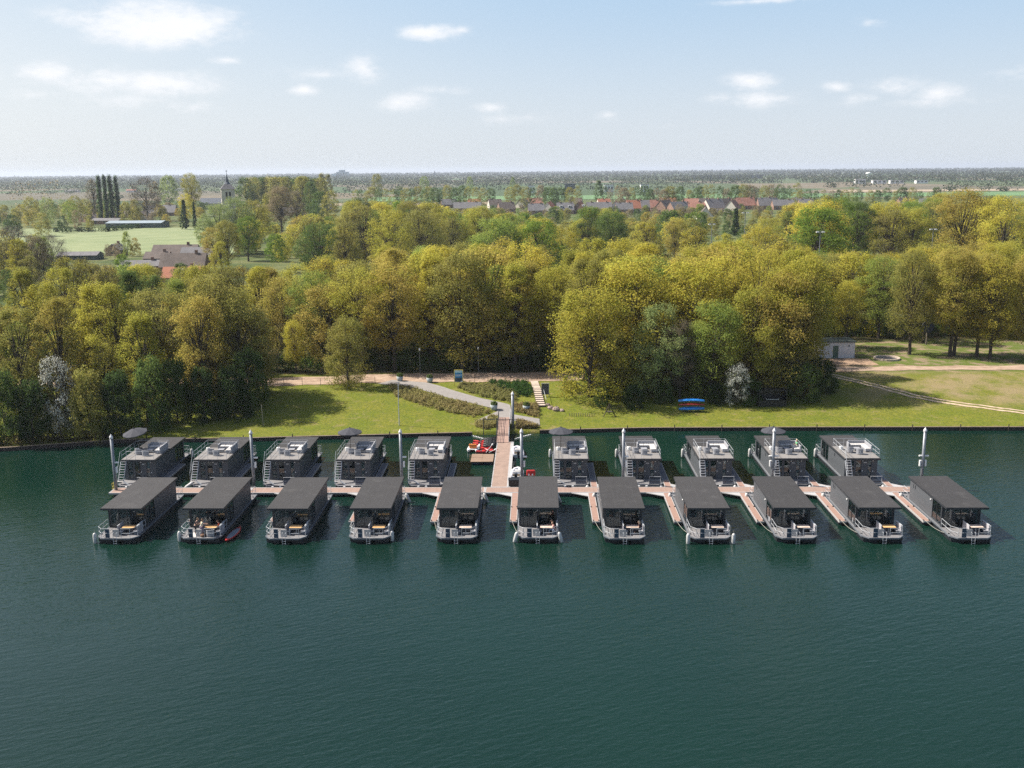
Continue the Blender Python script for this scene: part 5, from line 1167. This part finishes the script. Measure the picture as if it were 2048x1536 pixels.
for _ in range(150):
    x = rng.uniform(-60, 270); y = rng.uniform(690, 840); tree(rng.choice(['low','sparse','low','round']), x, y, rng.uniform(3.5, 6.5), rng.choice(['olive','rust','deep','spring','rust']), 1.3, 'village', G1)
n8c = fill(34, -70, 70, 395, 560, 9.5, front_pick(.95, 1.02, ['round','low','round'], 'beyond', True, CAN2, 1.2), lambda x, y: 860 < pxcol(x, y)[0] < 1330)
n10_ = fill(150, -470, -120, 655, 1000, 9, vtree, lambda x, y: pxcol(x, y)[0] < 640)
ltree = lambda x, y: tree(rng.choice(['low','round','sparse']), x, y, rng.uniform(9, 15), rng.choice(['olive','rust','deep','yellow','olive']), 1.1, 'leftside', G2)
n11_ = fill(16, -240, -100, 215, 420, 11, ltree, lambda x, y: pxcol(x, y)[0] < 95 and pxcol(x, y)[0] > -60)
# dark undergrowth on the woodland floor
P = []; Nn = []
for _ in range(900):
    x = rng.uniform(-85, 112); y = 170.5+30*rng.random()**2 if x < 48 else rng.uniform(203, 222)
    if x < -46: y = rng.uniform(136, 190)
    if 3 < x < 47 and rng.random() < .5: y = rng.uniform(153, 172)
    if x < -46 and interp(PN, x)-1 < y < interp(PF, x)+1: continue
    if 3 < x < 47 and interp(PN, x)-.5 < y < interp(PF, x)+.5: continue
    if y < interp(SH, x)+4 or (48 < x < 60 and y < 190): continue
    hh = rng.uniform(1.4, 4.6); p, nm = blob(nrg, 95, (x, y, hgt(x, y)+hh*.45), (1.5, 1.2, hh*.6), .6, .3); P.append(p); Nn.append(nm)
tag(foliage('undergrowth', np.vstack(P), np.vstack(Nn), .32, (.10,.155,.04)), 'dark shrubby undergrowth on the floor of the wood', 'undergrowth', None, 'stuff')
# the left-hand village trees, the belt before the fields
def mid(kind, px, y, top, col, w=1.0, zone='mid', label=None):
    x = aty(px, 400, y)[0]; h_ = max(5, aty(px, top, y)[2]-2.4); return tree(kind, x, y, h_, col, w, zone, G2, label)
for (k, px, y, top, col, w) in (('bare',18,330,452,'rust',1.2),('sparse',62,300,470,'rust',1.25),('bare',92,340,470,'rust',1.1),('low',20,560,428,'dark',1.0),('round',8,600,438,'deep',1.0),('round',58,640,392,'olive',.9),('round',92,650,392,'grey',.9),('low',80,560,425,'olive',.9),('round',138,620,400,'spring',.9),('round',150,600,418,'rust',.8),('low',120,590,430,'dark',.8),('low',175,610,430,'olive',.7),('round',150,680,390,'olive',.9),('round',170,700,395,'olive',.8),
   ('bare',42,800,358,'rust',1.0),('bare',76,810,356,'rust',1.0),('bare',108,790,357,'rust',.9),('sparse',188,740,358,'rust',.8),('bare',292,730,355,'rust',1.1),('sparse',310,735,362,'rust',.8),('round',383,800,344,'yellow',.75),('low',340,1000,350,'grey',.9),('round',372,660,386,'golden',.85),('cone',366,620,398,'dark',.95),('cone',386,625,402,'dark',.6),('low',268,690,398,'olive',.7),('low',250,680,402,'olive',.7),
   ('round',405,420,432,'grey',.9),('round',432,420,405,'grey',1.1),('round',470,430,392,'grey',1.1),('round',505,440,398,'olive',1.0),('round',420,360,452,'amber',1.0),('round',448,340,440,'olive',1.0),('round',560,560,372,'rust',1.2),('sparse',592,570,380,'rust',1.0),('low',545,600,385,'olive',1.0),('tall',606,720,350,'olive',1.1),('tall',622,700,362,'deep',1.0),('low',640,640,382,'deep',.8),('round',661,620,378,'olive',.8),
   ('tall',645,1150,344,'olive',1.0),('tall',658,1160,346,'olive',1.0),('round',755,1250,347,'olive',.9),('round',850,1300,351,'grey',.8),('tall',1026,1300,353,'grey',.9),('tall',940,1350,352,'grey',.9),('tall',1198,950,358,'deep',1.0),('low',262,420,475,'amber',.75),('sparse',205,400,488,'rust',1.3),('sparse',225,395,486,'rust',1.2),('low',245,420,462,'spring',.5),('low',232,330,508,'fresh',1.0),('low',338,390,506,'olive',.7),
   ('low',1180,420,412,'fresh',1.15),('low',1045,450,424,'fresh',1.0),('low',1340,430,420,'deep',1.2),('low',1385,430,424,'fresh',1.1),('cone',1473,520,415,'dark',1.2),('low',1455,500,440,'deep',.8),('round',1840,420,400,'spring',1.0)):
    mid(k, px, y, top, col, w)
for q, (px, top) in enumerate(((200,348),(211,347),(222,347),(234,349))): mid('column', px, 700+6*q, top, (.12,.19,.075), 1.2, '', 'tall dark columnar poplar in the row of four, %s from the left' % nth(q))
x = 500
for i in range(20):
    mid(rng.choice(['round','low','round']), 492+i*8+rng.uniform(-3,3), 880+rng.uniform(-40,40), 352+abs(rng.gauss(0,3)), rng.choice(['deep','olive','olive']), .85, 'churchrow')
for a, b_, top, st in ((712,740,378,9),(742,850,371,11),(858,990,371,12),(1020,1165,370,12),(1210,1290,371,12),(1300,1400,373,13),(1400,1500,369,12),(1500,1600,366,12),(1600,1720,375,13),(1740,1880,375,13)):
    px = a
    while px < b_:
        mid(rng.choice(['round','low','round','sparse']), px, 930+rng.uniform(-50,60), top+rng.uniform(-2,7), rng.choice(['deep','olive','olive','deep','rust']), .95, 'belt'); px += st*rng.uniform(.9,1.5)

# the nearest and largest trees become objects; the small remainder, far off, one mass
def vis_size(sp):
    k = sp[0]; return k[3]/k[2]+(1 if (len(k) > 8 and k[8]) or sp[1].get('label') else 0)
allt = [q for q in SPEC if q[0][0] != 'bush']; allt.sort(key=vis_size, reverse=True)
for a, k in [q for q in SPEC if q[0][0] == 'bush']+allt[:296]: tree_now(*a, **k)
rest = allt[296:]
def far_mass(rest):
    V = []; CC = []; lc = {}
    for a, k in rest:
        kind, x, y, height, col = a[:5]; v = rng.randrange(NV[kind]); tm, cm, H, Rr = lib(kind, v)
        if (kind, v) not in lc:
            co = np.zeros(len(cm.vertices)*3, np.float32); cm.vertices.foreach_get('co', co); lc[(kind, v)] = co.reshape(-1, 4, 3)
        q = lc[(kind, v)][rng.randrange(5)::5]; c0 = q.mean(1, keepdims=True); q = (q-c0)*2.3+c0; s = height/H; w = (a[5] if len(a) > 5 else 1)*s
        an = rng.uniform(0, 6.28); ca, sa = math.cos(an), math.sin(an); q = q*np.array([w, w, s], np.float32); q = np.stack([q[...,0]*ca-q[...,1]*sa+x, q[...,0]*sa+q[...,1]*ca+y, q[...,2]+hgt(x, y)], -1)
        V.append(q.reshape(-1, 3)); c = C[col] if isinstance(col, str) else col; g = rng.uniform(.9, 1.1); CC.append(np.tile(np.array([c[0]*g, c[1]*g, c[2]*g, 1], np.float32), (len(q)*4, 1)))
    me = quads_mesh('distant_trees', np.vstack(V)); at_ = me.color_attributes.new('tint', 'FLOAT_COLOR', 'POINT'); at_.data.foreach_set('color', np.vstack(CC).ravel())
    m = M['leaf'].copy(); m.name = 'distant_leaf'; t = m.node_tree; n = N(t, 'ShaderNodeAttribute'); n.attribute_name = 'tint'
    for l in list(t.links):
        if l.from_node.type == 'OBJECT_INFO': to = l.to_socket; t.links.remove(l); t.links.new(n.outputs['Color'], to)
    me.materials.append(m); o = bpy.data.objects.new('distant_trees', me); COL.objects.link(o); tag(o, 'small distant trees between the village and the far fields', 'trees', None, 'stuff')
print('tree specs', len(SPEC), 'far', len(rest))
if rest: far_mass(rest)

# far woods: belts too distant to count, haze put into the farther leaf colours
def belt(y, segs, hmin, hmax, q, col, i, step=13):
    P = []; Nn = []; rg = np.random.default_rng(900+i)
    for a, b_ in segs:
        x = aty(a, 360, y)[0]; x1 = aty(b_, 360, y)[0]
        while x < x1:
            h_ = rg.uniform(hmin, hmax); yy = y+rg.uniform(-25,25); p, nm = blob(rg, q, (x, yy, hgt(x, yy)+h_*.45), (h_*1.0, h_*.6, h_*.5), .7, .4); P.append(p); Nn.append(nm); x += step*rg.uniform(.5,1.4)
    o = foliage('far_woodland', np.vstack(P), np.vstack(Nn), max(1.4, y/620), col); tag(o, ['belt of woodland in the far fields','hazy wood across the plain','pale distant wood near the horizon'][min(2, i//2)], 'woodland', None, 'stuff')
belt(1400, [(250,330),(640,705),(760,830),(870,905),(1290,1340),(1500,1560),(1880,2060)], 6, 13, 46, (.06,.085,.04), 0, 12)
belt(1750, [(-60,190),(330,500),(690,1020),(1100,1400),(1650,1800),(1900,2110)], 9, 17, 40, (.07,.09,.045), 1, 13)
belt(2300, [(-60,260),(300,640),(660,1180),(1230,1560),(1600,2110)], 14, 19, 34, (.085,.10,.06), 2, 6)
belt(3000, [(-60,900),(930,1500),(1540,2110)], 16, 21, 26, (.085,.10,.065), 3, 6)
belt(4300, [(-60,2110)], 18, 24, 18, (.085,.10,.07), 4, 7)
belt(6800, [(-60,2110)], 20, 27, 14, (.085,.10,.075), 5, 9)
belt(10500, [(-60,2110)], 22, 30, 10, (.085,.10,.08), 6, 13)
# open fields behind the first houses
def field(label_mat, pts, z=2.44):
    mb = MB(); mb.add([(x, y, z) for x, y in pts], [tuple(range(len(pts)))]); return struct(mb.build('meadow', label_mat))
field(mat('pasture', (.15,.19,.075), .95, .15, .06, col2=(.21,.24,.11)), [(-330,432),(-130,432),(-190,640),(-330,640)])
field(mat('ploughed', (.19,.15,.09), .95, .15, .05), [(-330,1020),(-40,1020),(-40,1110),(-330,1110)], 2.46)
field(mat('crop', (.10,.19,.07), .95, .2, .03), [(-200,1180),(900,1180),(950,1360),(-220,1360)], 2.47)
field(mat('pale_crop', (.32,.25,.17), .95, .15, .03), [(430,1420),(1300,1420),(1350,1530),(430,1530)], 2.48)

# ---------------------------------------------------------------- buildings
def house(label, px, py, zr, w, d, he, rz, roof, wall='brick', chim=((.3,),), nwin=2, name='house', cat='house', group='village houses', dormer=0, dist=None):
    """ridge along local x, centre of the ridge at height zr seen at (px, py)"""
    p = aty(px, py, dist) if dist else atz(px, py, zr); hr = p[2]-2.4; w = w*.7 if w > 15 and group == 'village houses' else w; he = min(he*.75, hr-1.2); w *= 1.0+.1*(group == 'village houses'); d *= 1.0+.1*(group == 'village houses')
    t = thing(name, label, cat, (p[0], p[1], 2.4), rz, group)
    mb = MB(); x, y = w/2, d/2
    mb.add([(-x,-y,-.3),(x,-y,-.3),(x,y,-.3),(-x,y,-.3),(-x,-y,he),(x,-y,he),(x,y,he),(-x,y,he),(-x,0,hr-.12),(x,0,hr-.12)],[(0,1,5,4),(2,3,7,6),(1,2,6,9,5),(3,0,4,8,7),(0,3,2,1)]); mb.build('wall', wall, t)
    r_ = MB(); ov = .35; sl = (hr-he)/y; ye = y+ov; ze = he-ov*sl; xe = x+.25
    r_.add([(-xe,-ye,ze),(xe,-ye,ze),(xe,0,hr),(-xe,0,hr),(xe,ye,ze),(-xe,ye,ze),(-xe,-ye,ze-.18),(xe,-ye,ze-.18),(xe,0,hr-.18),(-xe,0,hr-.18),(xe,ye,ze-.18),(-xe,ye,ze-.18)],[(0,1,2,3),(3,2,4,5),(7,6,9,8),(8,9,11,10),(0,6,7,1),(5,4,10,11),(1,7,8,2),(2,8,10,4),(0,3,9,6),(3,5,11,9)])
    ro = r_.build('roof', roof, t)
    for c in chim:
        for f in c: MB().box(f*w-.45, f*w+.45, -.4, .4, hr-1.2, hr+1.0).build('chimney', 'brick', ro)
    for k in range(nwin):
        xx = -x+w*(k+.5)/nwin; wn = MB().box(xx-.7, xx+.7, -y-.03, -y+.03, .9, min(2.3, he-.2)).build('window', 'winglass', t)
        MB().box(xx-.8, xx+.8, -y-.06, -y-.031, min(2.3, he-.2), min(2.3, he-.2)+.12).build('lintel', 'white', wn)
    for s in (-1, 1):
        if he > 2.2: MB().box(s*x-.03, s*x+.03, -1.0, 1.0, .9, 2.1).build('window', 'winglass', t)
    for k in range(dormer):
        xx = -x*.5+x*1.0*k if dormer > 1 else 0; yy = -y*.62; zc = he+(hr-he)*.35
        dm = MB().box(xx-1.1, xx+1.1, yy-.6, yy+1.3, zc-.2, zc+1.3).build('dormer', 'white', ro); MB().box(xx-.8, xx+.8, yy-.64, yy-.601, zc+.1, zc+1.1).build('window', 'winglass', dm)
    return t
HS = [('long grey-roofed house half hidden by trees, left end of the village row',935,404,9,30,9,4,0,'slate','brick'),('brown block-like house with twin chimneys',1012,404,10,12,9,5,R(20),'browntile','brick'),
 ('grey house roof with a pale sheen left of the first orange gable',1072,407,9.5,16,9,4.5,R(4),'slate','brick'),('house with orange tiled roof, leftmost orange roof of the village',1099,404,10,9,9,5,R(68),'orangetile','brick_pale'),
 ('dark slate house with two white dormers',1130,405,10,17,10,4.5,R(4),'slate','brick'),('small steep orange-roofed house right of the white dormers',1160,403,10.5,8,9,5,R(70),'orangetile','brick'),
 ('long grey-roofed house behind the bright green tree',1198,404,9.8,26,9,5,R(3),'slate','brick'),('orange-brown gable with white edge',1231,403,10,8,9,5,R(75),'orangetile','brick_pale'),('grey-roofed house between two orange gables',1248,405,9.5,12,9,4.5,R(5),'slate','brick'),
 ('house with the brightest orange roof in the village',1266,400,11,10,9,5,R(10),'orangetile','brick_pale'),('long grey terrace roof right of the brightest orange roof',1292,400,10.5,20,9,5,R(3),'slate','brick'),('reddish roof end at the right of the grey terrace',1308,400,10.5,6,9,5,R(5),'redbrown','brick'),
 ('brown brick gable house with dark roof',1330,400,11,12,9,6,R(50),'browntile','brick'),('blue-grey roof with panels, left of the red-brown terrace',1356,403,10,14,9,5,R(30),'slate','brick'),('long red-brown terrace roof',1388,405,9,22,9,5,R(2),'redbrown','brick'),
 ('dark gabled house with a white window facing the wood',1411,414,10.5,9,10,4,R(85),'browntile','brick_pale'),('large blue-grey tiled roof',1427,398,11.5,14,11,5,R(28),'slate','brick_pale'),('dark brown steep roof between blue-grey and pink roofs',1450,397,11.5,12,11,5,R(35),'browntile','brick'),
 ('pale orange gable house in the village middle',1466,400,11,10,9,5,R(60),'redbrown','brick_pale'),('brown roof half hidden behind pinkish twigs',1490,395,11,14,9,5,R(8),'redbrown','brick'),('grey house with tall chimney, right part of the village',1530,395,11,16,9,5,R(6),'slate','brick'),
 ('long low grey roof right of the tall chimney',1565,399,9.5,22,9,5,R(3),'slate','brick'),('grey roof at the right end of the village row',1612,398,9.5,16,9,5,R(5),'slate','brick'),('grey roof with pale gable far to the right among yellow trees',1855,397,10,16,9,5,R(-12),'slate','brick_pale'),('small brown chimneyed roof left of the far right pale gable',1806,396,9,9,8,5,R(20),'browntile','brick')]
for q, (lab, px, py, zr, w, d, he, rz, rf, wl) in enumerate(HS): house(lab, px, py, zr+1.2, w, d, he, rz, rf, wl, ((.3,),) if q % 2 else ((-.3,.3),), 3, dormer=2 if 'dormers' in lab else 0)
for lab, px, py, zr, w, d, he, rz, rf, wl, dm, ds in (
 ('red tiled house roof with a dark dormer, nearest house at the left',364,533,8.2,11,8,4,R(6),'orangetile','brick',1,None),('dark brown tiled house right behind the red roof',368,506,9.5,15,9,4,R(5),'browntile','brick',0,None),
 ('dark flat-ridged house with white gable behind the brown roof',352,489,9.2,17,9,5,R(3),'browntile','brick_pale',0,None),('grey roof at the right of the white gable',396,494,8.6,12,9,4,R(4),'slate','brick',0,None),('low dark-roofed wing left of the white gable',316,503,7.2,9,8,3.5,R(3),'browntile','brick',0,None),
 ('grey-roofed house with an orange brick gable at the left',282,520,6.8,14,8,3.6,R(8),'slate','brick',0,None),('low dark grey roof left of the white house gable',318,521,6.4,9,7,3.2,R(4),'slate','brick',0,None),('steep dark gable peeking over purple twigs',232,487,7.4,6,7,3.6,R(80),'slate','brick',0,None),
 ('large grey thatched farmhouse behind the long barn',322,410,11,24,12,4,R(4),'slate','brick',1,None),('white-fronted gable house behind the barn',284,422,9,10,12,4,R(84),'browntile','brick_pale',0,None),('brown roof left of the white-fronted gable',240,421,8,14,9,4,R(8),'browntile','brick',0,None),('dark low farm roofs left of the barn',215,436,6.5,20,9,3.5,R(-6),'slate','brick',0,None),
 ('dark gable half hidden by the copper tree',178,428,8,12,9,4,R(60),'browntile','brick',0,None),('pale bungalow with grey roof across the fields at left',145,379,7.5,26,10,4,R(4),'slate','brick_pale',0,None),('pinkish house with white gables across the fields',263,378,8,18,9,4,R(5),'redbrown','white',0,None),('long low grey house at the far field edge, left of centre',358,376,7,26,9,4,R(2),'slate','brick_pale',0,None),
 ('grey tile roof with chimney behind the tan tree',585,414,9,22,10,4,R(5),'slate','brick',0,None),('tall grey roof at the right behind the tan tree',650,407,9.5,16,10,4,R(4),'slate','brick',0,None),('slate nave roof beside the church tower',423,396,13,20,12,8,R(3),'spire','stone',0,None)):
    house(lab, px, py, zr, w, d, he, rz, rf, wl, ((.28,),) if 'nave' not in lab else (), 3, dormer=dm, dist=ds, group='houses at the left', name='church_nave' if 'nave' in lab else 'house', cat='church' if 'nave' in lab else 'house')
# long barn
p = atz(275, 447, 5.3); house('long low barn with a pale blue-grey roof at the edge of the green field', 275, 441, 7.0, 36, 14, 4.6, R(-1), 'lightroof', 'darkwall', (), 4, 'barn', 'barn', None, 0, 645)
house('flat dark shed roof with white edges above the left trees', 160, 503, 5.6, 16, 8, 3.4, R(3), 'slate', 'darkwall', (), 2, 'shed', 'shed', None)
t = thing('clipped_hedge', 'clipped dark green hedge around the garden left of the barn', 'hedge', (0,0,0)); P = []; Nn = []
for (a, b_) in (((-289,600),(-256,600)),((-256,600),(-251,640))):
    for k in range(60): u = rng.random(); x = a[0]+(b_[0]-a[0])*u; y = a[1]+(b_[1]-a[1])*u; p_, nm = blob(nrg, 26, (x, y, 3.9), (1.0,1.0,1.5), .8, .7); P.append(p_); Nn.append(nm)
foliage('leaves', np.vstack(P), np.vstack(Nn), .6, (.05,.085,.025), t)
# church
cp = aty(455, 378, 505); hT = cp[2]-2.4
t = thing('church_tower', 'old stone church tower with a slim dark spire, rising above the trees', 'church', (cp[0], cp[1], 2.4), R(20))
mb = MB(); mb.box(-3.2,3.2,-3.2,3.2,-.3,hT); mb.box(-3.35,3.35,-3.35,3.35,hT-6.2,hT-5.9); mb.build('tower', 'stone', t)
for k in range(4):
    for s in (-.8, .8): MB().box(s-.42, s+.42, -3.24, -3.19, hT-4.9, hT-1.4).xf(Matrix.Rotation(R(90)*k,4,'Z')).build('belfry_opening', 'louvre', t)
MB().add([(-3.6,-3.6,hT),(3.6,-3.6,hT),(3.6,3.6,hT),(-3.6,3.6,hT),(-1.5,-1.5,hT+2.4),(1.5,-1.5,hT+2.4),(1.5,1.5,hT+2.4),(-1.5,1.5,hT+2.4)],[(3,2,1,0),(4,5,6,7),(0,1,5,4),(1,2,6,5),(2,3,7,6),(3,0,4,7)]).build('lower_roof', 'slate', t)
MB().lathe([(1.75,hT+2.2),(.95,hT+3.4),(.5,hT+5.0),(.04,hT+7.2)], n=8).build('spire', 'spire', t); MB().tube([(0,0,hT+7.0),(0,0,hT+9.4)], .10, 5).tube([(-.5,0,hT+8.7),(.5,0,hT+8.7)], .09, 5).build('cross', 'louvre', t)
# a second, farther row of village roofs
rv = random.Random(21)
for q in range(17):
    px = 905+q*43+rv.uniform(-12, 12); rf, wd_ = rv.choice([('slate','grey'),('browntile','dark brown'),('redbrown','red-brown'),('slate','blue-grey'),('orangetile','orange')])
    house('%s roof in the farther village row, %s from the left' % (wd_, nth(q)), px, 397.5-(px-900)*.004+rv.uniform(-1.5,1.5), 10.5, rv.uniform(9, 17), 9, 4.5, R(rv.choice([5, 15, 60, 80, -10])), rf, rv.choice(['brick','brick','brick_pale']), ((rv.uniform(-.35,.35),),), 2)
# distant buildings
def blockb(name, label, cat, px, y, z0, wpx, toppx, m, extra=None, d=20):
    x = aty(px, 355, y)[0]; zg = hgt(x, y); top = aty(px, toppx, y)[2]-zg+2; w = wpx/2000*y; t = thing(name, label, cat, (x, y, zg)); MB().box(-w/2, w/2, 0, d, -.3, top-2).build('walls', m, t); MB().box(-w/2-.4, w/2+.4, -.4, d+.4, top-1.995, top-1.2).build('roof', 'slate', t)
    n = max(3, int(w/8)); mb = MB()
    for k in range(n): xx = -w/2+w*(k+.5)/n; mb.box(xx-w/n*.3, xx+w/n*.3, -.06, -.02, (top-2)*.35, (top-2)*.8)
    mb.build('window', 'winglass', t); t['group'] = 'distant buildings'; return t, top, w
t, top, w = blockb('industrial_tower', 'blue-grey industrial block rising above the horizon', 'factory', 684, 5200, 0, 22, 344, mat('blue_concrete', (.34,.42,.52), .8), d=50)
MB().box(-w*.9, -w*.45, 0, 50, -.3, (top-2)*.75).build('annex', mat('blue_concrete_low', (.38,.45,.54), .8), t); MB().box(-w*.28, w*.18, 5, 40, top-1.19, top+8).build('roof_plant', mat('plant_metal', (.32,.40,.5), .8), t)
blockb('warehouse', 'long flat white warehouse left of the industrial block', 'warehouse', 560, 5200, 0, 80, 352.5, 'white')
blockb('warehouse', 'long hangar with dark open sides, left part, near the horizon', 'warehouse', 1418, 3300, 0, 64, 350.5, 'darkwall'); blockb('warehouse', 'long hangar with dark open sides, right part, near the horizon', 'warehouse', 1494, 3300, 0, 62, 350.5, 'darkwall')
for q, (px, wp, tp, lab) in enumerate(((1722,20,360,'bright white building below the white tower'),(1760,26,362,'low white building right of the bright one'),(1795,26,362,'low white shed, second right of the bright one'),(1845,22,362,'low white shed farthest right in the field row'),(1062,14,372,'small pale farm behind the tree belt, centre'),(1140,20,368,'dark barn in the fields right of centre'),(1218,18,370,'pale farm buildings right of centre'),(1290,16,369,'small white farm, right of the pale ones'))):
    blockb('farm_building', lab, 'farm', px, 2100 if q < 4 else 1550, 0, wp, tp-(1.5 if q < 4 else 0), 'white' if q != 5 else 'darkwall', d=12)
x, y, z = aty(1737, 346, 2600); t = thing('water_tower', 'white mushroom-topped water tower among far trees', 'water tower', (x, y, 2.0)); MB().lathe([(3,-.3),(2.2,z*.6),(3,z*.7)], n=14).build('shaft', 'white', t, smooth=True); MB().lathe([(3,z*.7),(6.5,z*.78),(7,z*.9),(4,z*.98),(1,z*1.02)], n=16).build('tank', 'white', t, smooth=True)
x, y, z = aty(869, 341, 6000); t = thing('distant_steeple', 'tiny pointed church steeple on the horizon right of centre-left', 'church', (x, y, 2.0)); MB().box(-5,5,-5,5,-.3,z*.55).build('tower', 'spire', t); MB().lathe([(6,z*.55),(2,z*.8),(.2,z)], n=8).build('spire', 'spire', t)
# floodlight masts of a sports field
def make_flood():
    t = thing('floodlight_mast', 'x', 'floodlight'); MB().tube([(0,0,0),(0,0,17)], [.16,.10], 8).build('mast', 'steel', t); MB().box(-.9,.9,-.06,.06,16.9,17.02).build('crossarm', 'steel', t)
    for s in (-.7, .7): MB().box(s-.35, s+.35, -.30, .12, 16.6, 16.88).build('lamp', 'white', t)
    return t
fl_ = Seq(make_flood)
for q, (px, py, y) in enumerate(((1424,447,310),(1491,424,310),(1631,438,300),(1641,462,250),(1867,457,290))):
    x, y, z = aty(px, py, y); o = fl_((x, y, z-17), 0, 'slim floodlight mast rising from the wood, %s from the left' % nth(q), 'floodlight masts')

# ---------------------------------------------------------------- air
hz = bpy.data.materials.new('haze'); hz.use_nodes = True; t = hz.node_tree; t.nodes.clear(); o = N(t, 'ShaderNodeOutputMaterial'); v = N(t, 'ShaderNodeVolumePrincipled')
v.inputs['Color'].default_value = (.80, .88, 1.0, 1); v.inputs['Density'].default_value = 8e-5; v.inputs['Anisotropy'].default_value = .2; t.links.new(v.outputs[0], o.inputs['Volume'])
HZ = True
if HZ: tag(MB().box(-16500, 16500, -700, 27200, -66, 68).build('haze', hz), 'pale summer haze in the air', 'haze', None, 'stuff')

# ---------------------------------------------------------------- labels of the trees
def section(px):
    if px < 190: return 'left of the tilted parasol'
    for i, x in enumerate(XB):
        c = pxcol(x+2.1, YB+6, 3)[0]
        if abs(px-c) < 74 and not (930 < px < 1080): return 'behind the %s rear houseboat' % nth(i)
    if 930 <= px <= 1085: return 'behind the gangway'
    return 'right of the last houseboat' if px > 1770 else 'behind the second pile'
zone = dict(front='wood edge', second='mid-wood', back='deep wood', beyond='beyond the wood')
buckets = {}
for (t, kind, col, z) in TREES:
    px = pxcol(t.location.x, t.location.y, 10)[0]; cn = CN[col] if isinstance(col, str) else 'dark'
    if z in zone: lab = '%s %s, %s, %s' % (cn, 'tree' if kind in ('round','low') else KN[kind].replace(' tree',' tree'), zone[z], section(px))
    elif z == 'belt': lab = '%s %s in the tree belt behind the village roofs' % (cn, KN[kind])
    elif z == 'churchrow': lab = '%s %s in the dense row right of the church spire' % (cn, KN[kind])
    else:
        lab = '%s %s %s' % (cn if kind != 'bare' else 'greyish', KN[kind], 'near the left farm houses' if px < 400 else 'around the church and tan tree' if px < 700 else 'in the fields beyond the wood' )
    buckets.setdefault(lab, []).append((px, t))
for lab, L in buckets.items():
    L.sort(key=lambda q: q[0])
    for i, (px, t) in enumerate(L):
        s = lab if len(L) == 1 else ('%s, %s of %s' % (lab, ('leftmost' if i == 0 else 'rightmost' if i == len(L)-1 else nth(i)), ['','one','two','three','four','five','six','seven','eight','nine','ten','eleven','twelve'][len(L)] if len(L) < 13 else str(len(L))))
        t['label'] = s
seen = {}
for o in S.objects:
    if o.parent is None and 'label' in o.keys():
        w = len(o['label'].split())
        if not 4 <= w <= 16: print('LABEL WORDS', w, o.name, o['label'])
        if o.get('kind') is None:
            if o['label'] in seen: print('LABEL DUP', o['label'])
            seen[o['label']] = 1
print('TREES', len(TREES), (n1_,n2_,n3_,n4_,n5_,n6_,n7_), 'things', len(seen))
